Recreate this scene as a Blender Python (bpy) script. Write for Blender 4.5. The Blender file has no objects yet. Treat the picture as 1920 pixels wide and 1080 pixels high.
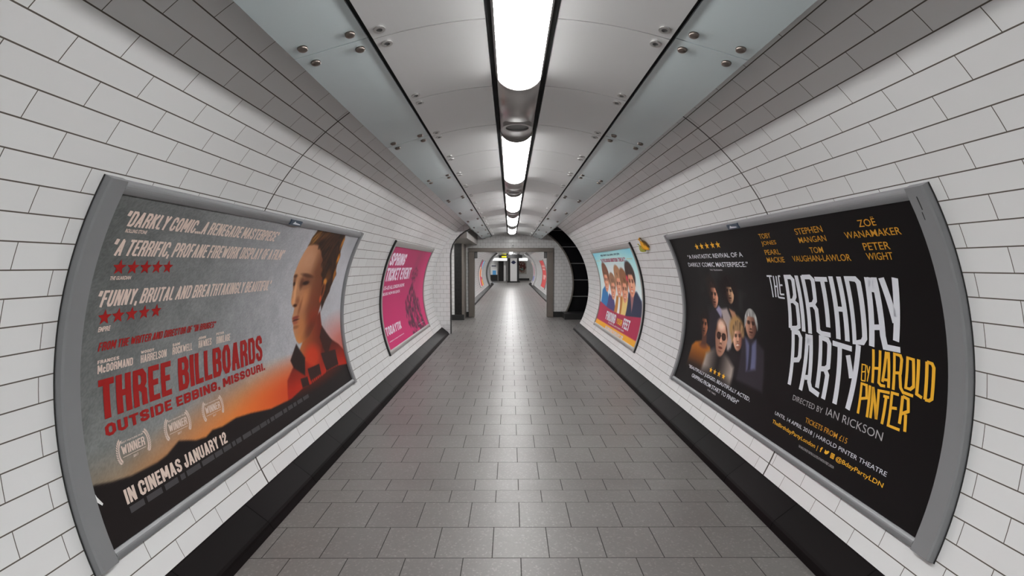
import bpy, bmesh, math, random
import numpy as np
from mathutils import Vector, Matrix
random.seed(7)
S_ = bpy.context.scene
COL = S_.collection
PI = math.pi

# ------------------------------------------------------------------ camera
cam_d = bpy.data.cameras.new('camera')
cam_d.sensor_width = 36.0
cam_d.lens = 900.0 / 1920.0 * 36.0
cam_d.clip_start = 0.02
cam_o = bpy.data.objects.new('camera', cam_d)
COL.objects.link(cam_o)
cam_o.location = (-0.064, 0.0, 1.52)
cam_o.rotation_euler = (PI / 2 - 0.0463, 0.0, -0.0033)
S_.camera = cam_o

# ------------------------------------------------------------------ world, exposure
w = bpy.data.worlds.new('world')
S_.world = w
w.use_nodes = True
w.node_tree.nodes['Background'].inputs[0].default_value = (0.02, 0.02, 0.02, 1)
w.node_tree.nodes['Background'].inputs[1].default_value = 0.0
S_.view_settings.view_transform = 'Standard'
S_.view_settings.look = 'None'
S_.view_settings.gamma = 1.0
S_.view_settings.use_curve_mapping = False
S_.view_settings.exposure = 0.0
LAMP_POWER = 32.0          # radiance of the tunnel's tube diffusers
S_.cycles.diffuse_bounces = 8
S_.cycles.max_bounces = 14
S_.cycles.glossy_bounces = 4
S_.cycles.sample_clamp_indirect = 6.0

# ------------------------------------------------------------------ place constants
AX = 0.988            # height of the tunnel axis over the floor
RW = 1.8              # tunnel radius
PT = 0.0555           # angle of one 0.1 m tile course
TH = {'L': 0.7354, 'R': 0.7285}      # angle of course line 0
Y0 = -8.0             # tunnel start behind the camera
YL_END, YR_END = 10.65, 11.43
YP = 14.22            # portal wall
Y2 = 39.5             # end of the far tunnel


# ------------------------------------------------------------------ materials
def s2l(c):
    c = np.asarray(c, float)
    return np.where(c <= 0.04045, c / 12.92, ((c + 0.055) / 1.055) ** 2.4)


def disp(r, g, b, k=1.5):
    """albedo of a thing that shows as sRGB r,g,b under this light"""
    v = np.clip(s2l(np.array([r, g, b]) / 255.0) * k, 0, 0.9)
    return (float(v[0]), float(v[1]), float(v[2]), 1.0)


def mat(name, col, rough=0.5, metal=0.0, spec=0.5, noise=0.0, nscale=8.0, coat=0.0, bump=0.0):
    m = bpy.data.materials.new(name)
    m.use_nodes = True
    nt = m.node_tree
    b = nt.nodes['Principled BSDF']
    b.inputs['Base Color'].default_value = col
    b.inputs['Roughness'].default_value = rough
    b.inputs['Metallic'].default_value = metal
    b.inputs['Specular IOR Level'].default_value = spec
    b.inputs['Coat Weight'].default_value = coat
    b.inputs['Coat Roughness'].default_value = 0.08
    if noise or bump:
        tc = nt.nodes.new('ShaderNodeTexCoord')
        n = nt.nodes.new('ShaderNodeTexNoise')
        n.inputs['Scale'].default_value = nscale
        n.inputs['Detail'].default_value = 5
        nt.links.new(tc.outputs['Object'], n.inputs['Vector'])
        if noise:
            mx = nt.nodes.new('ShaderNodeMix')
            mx.data_type = 'RGBA'
            mx.inputs[6].default_value = tuple(c * (1 - noise) for c in col[:3]) + (1,)
            mx.inputs[7].default_value = tuple(min(1, c * (1 + noise)) for c in col[:3]) + (1,)
            nt.links.new(n.outputs['Fac'], mx.inputs[0])
            nt.links.new(mx.outputs[2], b.inputs['Base Color'])
        if bump:
            bp = nt.nodes.new('ShaderNodeBump')
            bp.inputs['Strength'].default_value = bump
            bp.inputs['Distance'].default_value = 0.02
            nt.links.new(n.outputs['Fac'], bp.inputs['Height'])
            nt.links.new(bp.outputs['Normal'], b.inputs['Normal'])
    return m


def emit(name, col, power):
    m = mat(name, (0.8, 0.8, 0.8, 1), 0.4)
    b = m.node_tree.nodes['Principled BSDF']
    b.inputs['Emission Color'].default_value = col
    b.inputs['Emission Strength'].default_value = power
    return m


def brick(name, c1, c2, cm, bw, bh, mortar, rough, squeeze=1.0, spec=0.5, bump=0.25, dirt=0.0, speckle=0.0, coat=0.0,
          mrough=0.8, bias=0.0):
    """tiles laid on the UV map (UV in metres)"""
    m = bpy.data.materials.new(name)
    m.use_nodes = True
    nt = m.node_tree
    L = nt.links.new
    b = nt.nodes['Principled BSDF']
    uv = nt.nodes.new('ShaderNodeUVMap')
    mp = nt.nodes.new('ShaderNodeMapping')
    mp.inputs['Scale'].default_value = (squeeze, 1, 1)
    L(uv.outputs[0], mp.inputs[0])
    br = nt.nodes.new('ShaderNodeTexBrick')
    br.inputs['Scale'].default_value = 1.0
    br.inputs['Brick Width'].default_value = bw * squeeze
    br.inputs['Row Height'].default_value = bh
    br.inputs['Mortar Size'].default_value = mortar
    br.inputs['Mortar Smooth'].default_value = 0.15
    br.inputs['Bias'].default_value = bias
    br.inputs['Color1'].default_value = c1
    br.inputs['Color2'].default_value = c2
    br.inputs['Mortar'].default_value = cm
    L(mp.outputs[0], br.inputs['Vector'])
    out = br.outputs['Color']
    if dirt:
        n = nt.nodes.new('ShaderNodeTexNoise')
        n.inputs['Scale'].default_value = 1.3
        n.inputs['Detail'].default_value = 4
        L(uv.outputs[0], n.inputs['Vector'])
        rp = nt.nodes.new('ShaderNodeValToRGB')
        rp.color_ramp.elements[0].position = 0.35
        rp.color_ramp.elements[0].color = (1 - dirt, 1 - dirt * 1.15, 1 - dirt * 1.15, 1)
        rp.color_ramp.elements[1].position = 0.62
        rp.color_ramp.elements[1].color = (1, 1, 1, 1)
        L(n.outputs['Fac'], rp.inputs[0])
        mx = nt.nodes.new('ShaderNodeMix')
        mx.data_type = 'RGBA'
        mx.blend_type = 'MULTIPLY'
        mx.inputs[0].default_value = 1
        L(out, mx.inputs[6])
        L(rp.outputs[0], mx.inputs[7])
        out = mx.outputs[2]
    if speckle:
        v = nt.nodes.new('ShaderNodeTexVoronoi')
        v.inputs['Scale'].default_value = 105
        L(uv.outputs[0], v.inputs['Vector'])
        rp = nt.nodes.new('ShaderNodeValToRGB')
        e = rp.color_ramp.elements
        e[0].position = 0.0
        e[0].color = (1 - speckle,) * 3 + (1,)
        e[1].position = 1.0
        e[1].color = (1 + 0.0,) * 3 + (1,)
        a = rp.color_ramp.elements.new(0.84)
        a.color = (0.72, 0.72, 0.72, 1)
        e[0].color = (0.66, 0.66, 0.66, 1)
        sep = nt.nodes.new('ShaderNodeSeparateColor')
        L(v.outputs['Color'], sep.inputs[0])
        L(sep.outputs[0], rp.inputs[0])
        mx = nt.nodes.new('ShaderNodeMix')
        mx.data_type = 'RGBA'
        mx.blend_type = 'MULTIPLY'
        mx.inputs[0].default_value = speckle
        L(out, mx.inputs[6])
        L(rp.outputs[0], mx.inputs[7])
        out = mx.outputs[2]
    L(out, b.inputs['Base Color'])
    mr = nt.nodes.new('ShaderNodeMapRange')
    mr.inputs[3].default_value = rough
    mr.inputs[4].default_value = mrough
    L(br.outputs['Fac'], mr.inputs[0])
    L(mr.outputs[0], b.inputs['Roughness'])
    b.inputs['Specular IOR Level'].default_value = spec
    b.inputs['Coat Weight'].default_value = coat
    b.inputs['Coat Roughness'].default_value = 0.1
    if bump:
        iv = nt.nodes.new('ShaderNodeMath')
        iv.operation = 'SUBTRACT'
        iv.inputs[0].default_value = 1.0
        L(br.outputs['Fac'], iv.inputs[1])
        bp = nt.nodes.new('ShaderNodeBump')
        bp.inputs['Strength'].default_value = bump
        bp.inputs['Distance'].default_value = 0.0016
        L(iv.outputs[0], bp.inputs['Height'])
        L(bp.outputs['Normal'], b.inputs['Normal'])
    return m


def colmat(name, rough=0.45):
    """printed paper: the picture is a colour attribute of the sheet"""
    m = mat(name, (0.5, 0.5, 0.5, 1), rough, spec=0.14)
    nt = m.node_tree
    a = nt.nodes.new('ShaderNodeVertexColor')
    a.layer_name = 'Print'
    nt.links.new(a.outputs['Color'], nt.nodes['Principled BSDF'].inputs['Base Color'])
    return m


M = {}
M['tile'] = brick('white_glazed_tile', (0.77, 0.775, 0.775, 1), (0.735, 0.735, 0.735, 1), (0.10, 0.085, 0.07, 1), 0.3, 0.1, 0.0028,
                  0.2, squeeze=1.8, spec=0.45, bump=0.3)
M['ptile'] = brick('white_portal_tile', (0.68, 0.675, 0.67, 1), (0.65, 0.645, 0.64, 1), (0.36, 0.35, 0.34, 1), 0.15, 0.1, 0.004, 0.2)
M['jtile'] = brick('white_return_tile', (0.80, 0.80, 0.80, 1), (0.77, 0.77, 0.77, 1), (0.40, 0.39, 0.38, 1), 0.15, 0.1, 0.003, 0.2)
M['btile'] = brick('black_glass_tile', (0.006, 0.006, 0.007, 1), (0.008, 0.008, 0.009, 1), (0.22, 0.22, 0.22, 1), 6.0, 0.49, 0.012,
                   0.25, bump=0.0, spec=0.3)
M['bcol'] = brick('black_column_tile', (0.008, 0.007, 0.007, 1), (0.010, 0.009, 0.009, 1), (0.03, 0.03, 0.03, 1), 0.1, 0.1, 0.003, 0.3, spec=0.3)
M['floor'] = brick('grey_granite_tile', (0.238, 0.227, 0.217, 1), (0.207, 0.195, 0.187, 1), (0.035, 0.03, 0.028, 1), 0.3, 0.295, 0.0028,
                   0.39, spec=0.65, bump=0.3, dirt=0.15, speckle=0.9)
M['kerb'] = brick('black_granite_skirting', (0.007, 0.006, 0.0058, 1), (0.010, 0.0075, 0.008, 1), (0.004, 0.004, 0.004, 1), 0.6, 3.0, 0.003,
                  0.40, spec=0.025, bump=0.2, dirt=0.1)
M['joint'] = mat('dark_expansion_joint', disp(48, 42, 38), 0.7)
M['metal_panel'] = mat('brushed_ceiling_metal', (0.59, 0.59, 0.59, 1), 0.36, metal=0.5, noise=0.04, nscale=2.0, bump=0.12)
M['glass_panel'] = mat('backed_glass', (0.50, 0.565, 0.58, 1), 0.22, spec=0.5, noise=0.03, nscale=3.0)
M['void'] = mat('dark_ceiling_void', (0.012, 0.012, 0.012, 1), 0.8)
M['bolt'] = mat('bronze_bolt', (0.20, 0.17, 0.15, 1), 0.28, metal=0.9)
M['screw'] = mat('steel_screw', (0.45, 0.44, 0.43, 1), 0.3, metal=0.9)
M['screwhole'] = mat('screw_socket', (0.03, 0.03, 0.03, 1), 0.5)
M['housing'] = mat('lamp_housing_metal', (0.42, 0.40, 0.39, 1), 0.33, metal=0.75)
M['lamp'] = emit('lamp_diffuser', (1.0, 0.995, 0.985, 1), LAMP_POWER)
M['lamp_soft'] = emit('passage_lamp_diffuser', (1.0, 0.985, 0.96, 1), LAMP_POWER * 1.4)
M['strip'] = emit('light_strip', (1.0, 0.99, 0.97, 1), 3.0)
M['frame'] = mat('grey_anodised_frame', disp(114, 115, 117), 0.42, metal=0.25, noise=0.06, nscale=5)
M['frame2'] = mat('pale_grey_frame', disp(138, 136, 134), 0.42, metal=0.25)
M['frame_edge'] = mat('black_edge_shade_and_slot', (0.015, 0.015, 0.015, 1), 0.6)
M['print'] = colmat('poster_print')
M['cream'] = mat('cream_ink', disp(186, 168, 158), 0.5, spec=0.3)
M['redink'] = mat('red_ink', disp(132, 20, 18), 0.5, spec=0.3)
M['greyink'] = mat('charcoal_ink', disp(56, 54, 56), 0.5, spec=0.3)
M['white'] = mat('white_ink', disp(186, 188, 194), 0.5, spec=0.3)
M['softwhite'] = mat('grey_white_ink', disp(150, 148, 150), 0.5, spec=0.3)
M['yellow'] = mat('amber_ink', disp(214, 152, 38), 0.5, spec=0.3)
M['dimyellow'] = mat('dim_amber_ink', disp(170, 120, 34), 0.5, spec=0.3)
M['pinkwhite'] = mat('pale_pink_ink', disp(226, 190, 205), 0.5, spec=0.3)
M['navyink'] = mat('navy_ink', disp(45, 60, 90), 0.5, spec=0.3)
M['maroonink'] = mat('maroon_ink', disp(150, 60, 90), 0.5, spec=0.3)
M['badge'] = mat('navy_badge', disp(50, 62, 76), 0.4)
M['portal'] = mat('brown_grey_portal_metal', disp(98, 92, 86), 0.4, metal=0.3, noise=0.05)
M['black'] = mat('matt_black', (0.01, 0.01, 0.01, 1), 0.5)
M['paint'] = mat('pale_grey_paint', disp(165, 165, 165), 0.5)
M['softpaint'] = mat('grey_soffit_paint', disp(120, 116, 112), 0.35)
M['darkgrey'] = mat('dark_grey_ring', disp(90, 90, 90), 0.45)
M['whitepanel'] = mat('white_panel', disp(205, 205, 205), 0.35)
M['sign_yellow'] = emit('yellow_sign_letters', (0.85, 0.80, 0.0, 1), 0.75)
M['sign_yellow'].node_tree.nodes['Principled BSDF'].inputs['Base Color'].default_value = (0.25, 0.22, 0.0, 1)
M['navy'] = mat('navy_enamel', (0.02, 0.03, 0.09, 1), 0.35)
M['red'] = mat('red_enamel', disp(170, 50, 50), 0.4)
M['blue'] = mat('blue_enamel', disp(80, 150, 210), 0.4)
M['scrap_y'] = mat('yellow_paper', disp(196, 140, 24), 0.6, noise=0.15, nscale=20)
M['scrap_o'] = mat('olive_paper', disp(130, 128, 40), 0.6, noise=0.15, nscale=20)
M['scrap_d'] = mat('brown_paper_edge', disp(70, 52, 24), 0.7)
M['tornwhite'] = mat('torn_white_paper', disp(205, 205, 205), 0.7)


# ------------------------------------------------------------------ object helpers
def link(name, me, parent=None):
    o = bpy.data.objects.new(name, me)
    COL.objects.link(o)
    if parent is not None:
        o.parent = parent
    return o


def build(name, V, F, mats, parent=None, uv=None, mi=None, smooth=False, origin=None):
    """V in world metres; with a parent the vertices become local to it"""
    me = bpy.data.meshes.new(name)
    off = Vector((0, 0, 0))
    if parent is not None:
        off = Vector(parent['_o'])
    elif origin is not None:
        off = Vector(origin)
    me.from_pydata([tuple(Vector(v) - off) for v in V], [], F)
    if not isinstance(mats, (list, tuple)):
        mats = [mats]
    for m in mats:
        me.materials.append(m)
    if mi is not None:
        me.polygons.foreach_set('material_index', mi)
    if uv is not None:
        ul = me.uv_layers.new(name='UVMap')
        fl = [c for f in uv for c in f]
        ul.data.foreach_set('uv', [q for c in fl for q in c])
    if smooth:
        me.polygons.foreach_set('use_smooth', [True] * len(me.polygons))
    me.update()
    o = link(name, me, parent)
    if parent is None and origin is not None:
        o.location = off
    return o


def tag(o, label, cat, group=None):
    o['label'] = label
    o['category'] = cat
    if group:
        o['group'] = group
    return o


def struct(o):
    o['kind'] = 'structure'
    return o


def thing(name, loc, label, cat, group=None):
    o = bpy.data.objects.new(name, None)
    o.empty_display_size = 0.1
    COL.objects.link(o)
    o.location = loc
    o['_o'] = tuple(loc)
    o['kind'] = 'thing'
    return tag(o, label, cat, group)


def boxvf(x0, x1, y0, y1, z0, z1):
    V = [(x0, y0, z0), (x1, y0, z0), (x1, y1, z0), (x0, y1, z0), (x0, y0, z1), (x1, y0, z1), (x1, y1, z1), (x0, y1, z1)]
    F = [(0, 3, 2, 1), (4, 5, 6, 7), (0, 1, 5, 4), (1, 2, 6, 5), (2, 3, 7, 6), (3, 0, 4, 7)]
    return V, F


def join(*vf):
    V, F = [], []
    for v, f in vf:
        n = len(V)
        V += list(v)
        F += [tuple(i + n for i in q) for q in f]
    return V, F


def box(name, b, m, parent=None, bevel=0.0, uvplane=None, origin=None):
    V, F = boxvf(*b)
    uv = None
    if uvplane:
        ix = {'x': 0, 'y': 1, 'z': 2}
        a, c = ix[uvplane[0]], ix[uvplane[1]]
        uv = [[(V[i][a] + 20, V[i][c] + 20) for i in f] for f in F]
    o = build(name, V, F, m, parent, uv=uv, origin=origin)
    if bevel:
        md = o.modifiers.new('bevel', 'BEVEL')
        md.width = bevel
        md.segments = 2
        md.limit_method = 'ANGLE'
    return o


def arcpt(side, y, th, r=RW):
    x = r * math.cos(th)
    return (-x if side == 'L' else x, y, AX + r * math.sin(th))


def courseth(side, row):
    return TH[side] - PT * row


# ------------------------------------------------------------------ tunnel walls
def wall(name, side, y0, y1, row0=-15.05, row1=22.0, joints=(), r=RW, step=0.5, m=None, phase=None):
    ph = phase if phase is not None else (0.10 if side == 'L' else 0.20)
    ys = [y0]
    kinds = []
    for j in joints:
        ys += [j - 0.006, j + 0.006]
        kinds += [0, 1]
    ys.append(y1)
    kinds.append(0)
    rows = list(np.arange(math.ceil(row0 / step) * step, row1 + 1e-6, step))
    if rows[0] - row0 > 0.01:
        rows = [row0] + rows
    V, F, UV, MI = [], [], [], []
    for rw in rows:
        for y in ys:
            V.append(arcpt(side, y, courseth(side, rw), r))
    n = len(ys)
    for i in range(len(rows) - 1):
        for j in range(n - 1):
            a, b, c, d = i * n + j, i * n + j + 1, (i + 1) * n + j + 1, (i + 1) * n + j
            u = lambda k, q: (ys[q] - ph + 30.0, 0.1 * (rows[k] + 20))
            f = (a, b, c, d)
            q = [u(i, j), u(i, j + 1), u(i + 1, j + 1), u(i + 1, j)]
            if side == 'L':
                f, q = f[::-1], q[::-1]
            F.append(f)
            UV.append(q)
            MI.append(kinds[j])
    return struct(build(name, V, F, [m or M['tile'], M['joint']], uv=UV, mi=MI, smooth=True))


wall('wall_left', 'L', Y0, YL_END, joints=(-3.6, 2.977, 9.55))
wall('wall_right', 'R', Y0, YR_END, joints=(-3.5, 3.083, 9.66))
wall('wall_upper_left', 'L', YL_END, YP, row1=-2.0)
wall('wall_upper_right', 'R', YR_END, YP, row1=-4.0)
wall('wall_far_left', 'L', YP + 0.12, Y2, joints=(20.2, 26.8, 33.4), phase=0.1)
wall('wall_far_right', 'R', YP + 0.12, Y2, joints=(20.2, 26.8, 33.4), phase=0.2)


# kerbs: black granite skirting, sloping out from the wall then dropping to the floor
def kerb(name, side, y0, y1):
    xf = 1.418 if side == 'L' else 1.432
    prof = [(1.600, 0.152), (1.585, 0.149), (1.462, 0.052), (1.450, 0.040), (1.444, 0.028), (xf, -0.004), (1.62, -0.004), (1.62, 0.12)]
    sg = -1 if side == 'L' else 1
    V = [(sg * x, y, z) for y in (y0, y1) for x, z in prof]
    n = len(prof)
    F, UV = [], []
    for i in range(n):
        j = (i + 1) % n
        f = (i, j, n + j, n + i)
        q = [(y0 + 30, 0.1 * i + 1.2), (y0 + 30, 0.1 * i + 1.3), (y1 + 30, 0.1 * i + 1.3), (y1 + 30, 0.1 * i + 1.2)]
        if side == 'R':
            f, q = f[::-1], q[::-1]
        F.append(f)
        UV.append(q)
    F.append(tuple(range(n)) if side == 'R' else tuple(range(n))[::-1])
    UV.append([(0, 0)] * n)
    F.append(tuple(range(n, 2 * n))[::-1] if side == 'R' else tuple(range(n, 2 * n)))
    UV.append([(0, 0)] * n)
    return struct(build(name, V, F, M['kerb'], uv=UV))


kerb('baseboard_left', 'L', Y0, YL_END)
kerb('baseboard_right', 'R', Y0, YR_END)
kerb('baseboard_far_left', 'L', YP + 0.13, Y2)
kerb('baseboard_far_right', 'R', YP + 0.13, Y2)


# floor: UV rows follow the laid courses; two half courses meet near the joint
def floor():
    rows = [3.020 - 0.294 * k for k in range(38, 0, -1)] + [3.020, 3.186, 3.353] + [3.353 + 0.297 * k for k in range(1, 170)]
    rows = [y for y in rows if Y0 - 0.3 <= y <= 53.5]
    i0 = rows.index(3.020)
    V, F, UV = [], [], []
    for k, y in enumerate(rows):
        hw = 1.47 if (y < 10.5 or 14.4 < y < 39.3) else (3.3 if y < 20 else 6.2)
        V += [(-hw, y, 0), (hw, y, 0)]
        if k:
            a = 2 * (k - 1)
            x0, x1 = V[a][0], V[a][0]
            # every strip keeps its own half-widths
    V = []
    for k in range(len(rows) - 1):
        y0, y1 = rows[k], rows[k + 1]
        mid = (y0 + y1) / 2
        hw = 1.47 if (mid < 10.6 or 14.3 < mid < 39.3) else (3.3 if mid < 20 else 6.2)
        v0 = (k - i0 + 60 - 1 + 1) * 0.295
        n = len(V)
        V += [(-hw, y0, 0), (hw, y0, 0), (hw, y1, 0), (-hw, y1, 0)]
        F.append((n, n + 1, n + 2, n + 3))
        e = 0.0001
        UV.append([(-hw + 0.01 + 30, v0 + e), (hw + 0.01 + 30, v0 + e), (hw + 0.01 + 30, v0 + 0.295 - e), (-hw + 0.01 + 30, v0 + 0.295 - e)])
    return struct(build('floor', V, F, M['floor'], uv=UV))


floor()

# ------------------------------------------------------------------ ceiling
CX = -0.021                          # the ceiling runs a little left of the tunnel axis
RC, ZC = 1.97, 2.458 - 1.97          # arc of the curved metal panels
XI, XO = 0.138, 0.562                # inner and outer edge of the metal panels
GX0, GZ0, GX1, GZ1 = 0.584, 2.382, 0.860, 2.300   # glass panels
JM0, JMS = 1.86, 0.6825
YC_END = 14.15


def metal_vf(side, y0, y1, n=10, t=0.02):
    sg = -1 if side == 'L' else 1
    V, F = [], []
    for y in (y0, y1):
        for lay in (0, t):
            for i in range(n + 1):
                x = XI + (XO - XI) * i / n
                z = ZC + math.sqrt((RC + lay) ** 2 - x * x)
                V.append((sg * x, y, z))
    m = n + 1
    for i in range(n):
        F.append((i, i + 1, 2 * m + i + 1, 2 * m + i))
        F.append((m + i, 3 * m + i, 3 * m + i + 1, m + i + 1))
        F.append((i, m + i, m + i + 1, i + 1))
        F.append((2 * m + i, 2 * m + i + 1, 3 * m + i + 1, 3 * m + i))
    F.append((0, 2 * m, 3 * m, m))
    F.append((n, m + n, 3 * m + n, 2 * m + n))
    if sg > 0:
        F = [f[::-1] for f in F]
    return V, F


def glass_vf(side, y0, y1, t=0.014):
    sg = -1 if side == 'L' else 1
    dx, dz = GX1 - GX0, GZ1 - GZ0
    l = math.hypot(dx, dz)
    nx, nz = -dz / l * t, dx / l * t
    V = [(sg * x, y, z) for y in (y0, y1) for x, z in ((GX0, GZ0), (GX1, GZ1), (GX1 + nx, GZ1 + nz), (GX0 + nx, GZ0 + nz))]
    F = [(0, 1, 5, 4), (1, 2, 6, 5), (2, 3, 7, 6), (3, 0, 4, 7), (0, 3, 2, 1), (4, 5, 6, 7)]
    if sg > 0:
        F = [f[::-1] for f in F]
    return V, F


def dome_vf(c, nrm, r, h, seg=14, rings=4, flat=0.0):
    """low dome with a small skirt, along nrm"""
    nrm = Vector(nrm).normalized()
    a = nrm.orthogonal().normalized()
    b = nrm.cross(a)
    c = Vector(c)
    prof = [(r, 0.0), (r, h * 0.35)] + [(r * math.cos(t), h * 0.35 + h * 0.65 * math.sin(t)) for t in np.linspace(0.3, PI / 2 - 0.25, rings)]
    V, F = [], []
    for rr, hh in prof:
        for k in range(seg):
            t = 2 * PI * k / seg
            V.append(tuple(c + a * (rr * math.cos(t)) + b * (rr * math.sin(t)) + nrm * hh))
    for i in range(len(prof) - 1):
        for k in range(seg):
            k2 = (k + 1) % seg
            F.append((i * seg + k, i * seg + k2, (i + 1) * seg + k2, (i + 1) * seg + k))
    F.append(tuple((len(prof) - 1) * seg + k for k in range(seg)))
    F.append(tuple(range(seg))[::-1])
    return V, F


def disc_vf(c, nrm, r0, r1, h, seg=16):
    """flat ring/disc plug of height h"""
    nrm = Vector(nrm).normalized()
    a = nrm.orthogonal().normalized()
    b = nrm.cross(a)
    c = Vector(c)
    V, F = [], []
    prof = [(r1, 0), (r1, h), (r0, h), (r0, h * 0.4)] if r0 > 0 else [(r1, 0), (r1, h)]
    for rr, hh in prof:
        for k in range(seg):
            t = 2 * PI * k / seg
            V.append(tuple(c + a * (rr * math.cos(t)) + b * (rr * math.sin(t)) + nrm * hh))
    for i in range(len(prof) - 1):
        for k in range(seg):
            k2 = (k + 1) % seg
            F.append((i * seg + k, i * seg + k2, (i + 1) * seg + k2, (i + 1) * seg + k))
    F.append(tuple((len(prof) - 1) * seg + k for k in range(seg)))
    F.append(tuple(range(seg))[::-1])
    return V, F


ORD = ['first', 'second', 'third', 'fourth', 'fifth', 'sixth', 'seventh', 'eighth', 'ninth', 'tenth', 'eleventh', 'twelfth',
       'thirteenth', 'fourteenth', 'fifteenth', 'sixteenth', 'seventeenth', 'eighteenth', 'nineteenth', 'twentieth']
SIDE = {'L': 'left', 'R': 'right'}


def copy_tree(src, loc):
    c = src.copy()
    COL.objects.link(c)
    c.location = loc
    for ch in list(src.children):
        d = ch.copy()
        COL.objects.link(d)
        d.parent = c
        for g in list(ch.children):
            e = g.copy()
            COL.objects.link(e)
            e.parent = d
    return c


GAP = 0.003
for side in 'LR':
    sg = -1 if side == 'L' else 1
    # metal panels: each curved sheet, two countersunk screws at its outer edge
    def metal_label(k):
        if k == 18:
            return f'curved grey metal ceiling panel, last in the {SIDE[side]} row before the portal wall'
        return f'curved grey metal ceiling panel, {ORD[k]} from the camera just {SIDE[side]} of the tube lights'
    y0 = JM0 - JMS
    src = thing('metal_panel', (0, y0, 2.4), metal_label(0), 'ceiling panel', f'curved metal ceiling panels, {SIDE[side]} row')
    V, F = metal_vf(side, y0 + GAP, y0 + JMS - GAP)
    build('panel_sheet', V, F, M['metal_panel'], src, smooth=False)
    for yy in (y0 + 0.055, y0 + JMS - 0.055):
        xs = sg * 0.525
        zs = ZC + math.sqrt(RC * RC - 0.525 ** 2)
        nr = Vector((-xs * 0.99, 0, -(zs - ZC)))
        V, F = disc_vf((xs, yy, zs), nr, 0.012, 0.023, 0.004)
        s = build('screw', V, F, M['screw'], src)
        s['_o'] = src['_o']
        V, F = disc_vf(Vector((xs, yy, zs)) + nr.normalized() * 0.0012, nr, 0, 0.0115, 0.0012)
        build('screw_socket', V, F, M['screwhole'], s)
    for k in range(1, 19):
        c = copy_tree(src, (CX, y0 + JMS * k, 2.4))
        c['label'] = metal_label(k)
    # glass panels: each flat pane, four round bolts
    y0 = JM0 - 2 * JMS
    dx, dz = GX1 - GX0, GZ1 - GZ0
    nr = Vector((sg * dz, 0, -dx)).normalized()

    def glass_label(k):
        if k == 9:
            return f'pale blue-grey glass ceiling panel, last in the {SIDE[side]} row before the portal wall'
        return f'pale blue-grey glass ceiling panel, {ORD[k]} from the camera in the {SIDE[side]} row'
    src = thing('glass_panel', (0, y0, 2.33), glass_label(0), 'ceiling panel', f'glass ceiling panels, {SIDE[side]} row')
    V, F = glass_vf(side, y0 + GAP, y0 + 2 * JMS - GAP)
    build('glass_pane', V, F, M['glass_panel'], src)
    for yy in (y0 + 0.06, y0 + 2 * JMS - 0.06):
        for u in (0.17, 0.80):
            c = (sg * (GX0 + dx * u), yy, GZ0 + dz * u)
            V, F = dome_vf(c, nr, 0.019, 0.014)
            build('bolt', V, F, M['bolt'], src, smooth=True)
    for k in range(1, 10):
        c = copy_tree(src, (CX, y0 + 2 * JMS * k, 2.33))
        c['label'] = glass_label(k)
    # dark gap strips beside the light channel and between metal and glass
    V, F = join(boxvf(sg * 0.573 - 0.020, sg * 0.573 + 0.020, Y0, YC_END, 2.400, 2.425))
    struct(build('trim_1' if sg < 0 else 'trim_2', V, F, M['void']))
    x0, x1 = sorted((sg * 0.116, sg * 0.150))
    struct(build('trim_3' if sg < 0 else 'trim_4', *boxvf(x0, x1, Y0, YC_END, 2.478, 2.52), M['void']))

V, F = [], []
for k in range(20):
    y = JM0 - JMS + JMS * k
    for sg in (-1, 1):
        for i in range(8):
            xa, xb = (XI + (XO - XI) * i / 8), (XI + (XO - XI) * (i + 1) / 8)
            za, zb = (ZC + math.sqrt((RC + 0.024) ** 2 - q * q) for q in (xa, xb))
            n = len(V)
            V += [(sg * xa, y - 0.02, za), (sg * xb, y - 0.02, zb), (sg * xb, y + 0.02, zb), (sg * xa, y + 0.02, za)]
            F.append((n, n + 1, n + 2, n + 3))
struct(build('trim_8', V, F, M['void']))  # dark strips added above the panel joints so the gaps read black

# the plain ceiling behind the camera, above the far tunnel and the concourse
V, F = [], []
for side in 'LR':
    V, F = join((V, F), metal_vf(side, Y0, JM0 - JMS - 0.004), glass_vf(side, Y0, JM0 - 2 * JMS - 0.004))
struct(build('ceiling', V, F, [M['metal_panel']]))
V, F = [], []
for side in 'LR':
    V, F = join((V, F), metal_vf(side, YP + 0.2, Y2 - 0.1), glass_vf(side, YP + 0.2, Y2 - 0.1))
struct(build('ceiling_far', V, F, M['metal_panel']))

# ------------------------------------------------------------------ tube lights in the channel
HZ = 2.470          # level where the housing meets the panels
HB = 0.086          # how far it hangs down


def troughvf(y0, y1, hw, depth, ztop, a0=0.0, a1=PI, n=18, t=0.004):
    V, F = [], []
    for y in (y0, y1):
        for q in (0, t):
            for i in range(n + 1):
                a = a0 + (a1 - a0) * i / n
                V.append((-(hw - q) * math.cos(a), y, ztop - (depth - q) * math.sin(a)))
    m = n + 1
    for i in range(n):
        F.append((i, 2 * m + i, 2 * m + i + 1, i + 1))
        F.append((m + i, m + i + 1, 3 * m + i + 1, 3 * m + i))
        F.append((i, i + 1, m + i + 1, m + i))
        F.append((2 * m + i, 3 * m + i, 3 * m + i + 1, 2 * m + i + 1))
    F.append((0, m, 3 * m, 2 * m))
    F.append((n, 2 * m + n, 3 * m + n, m + n))
    return V, F


def halfdisc_vf(y, t, hw, depth, ztop, n=18):
    V, F = [], []
    for yy in (y, y + t):
        for i in range(n + 1):
            a = PI * i / n
            V.append((-hw * math.cos(a), yy, ztop - depth * math.sin(a)))
    m = n + 1
    F.append(tuple(range(m)))
    F.append(tuple(range(m, 2 * m))[::-1])
    for i in range(n):
        F.append((i, m + i, m + i + 1, i + 1))
    F.append((n, m + n, m, 0))
    return V, F


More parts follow.
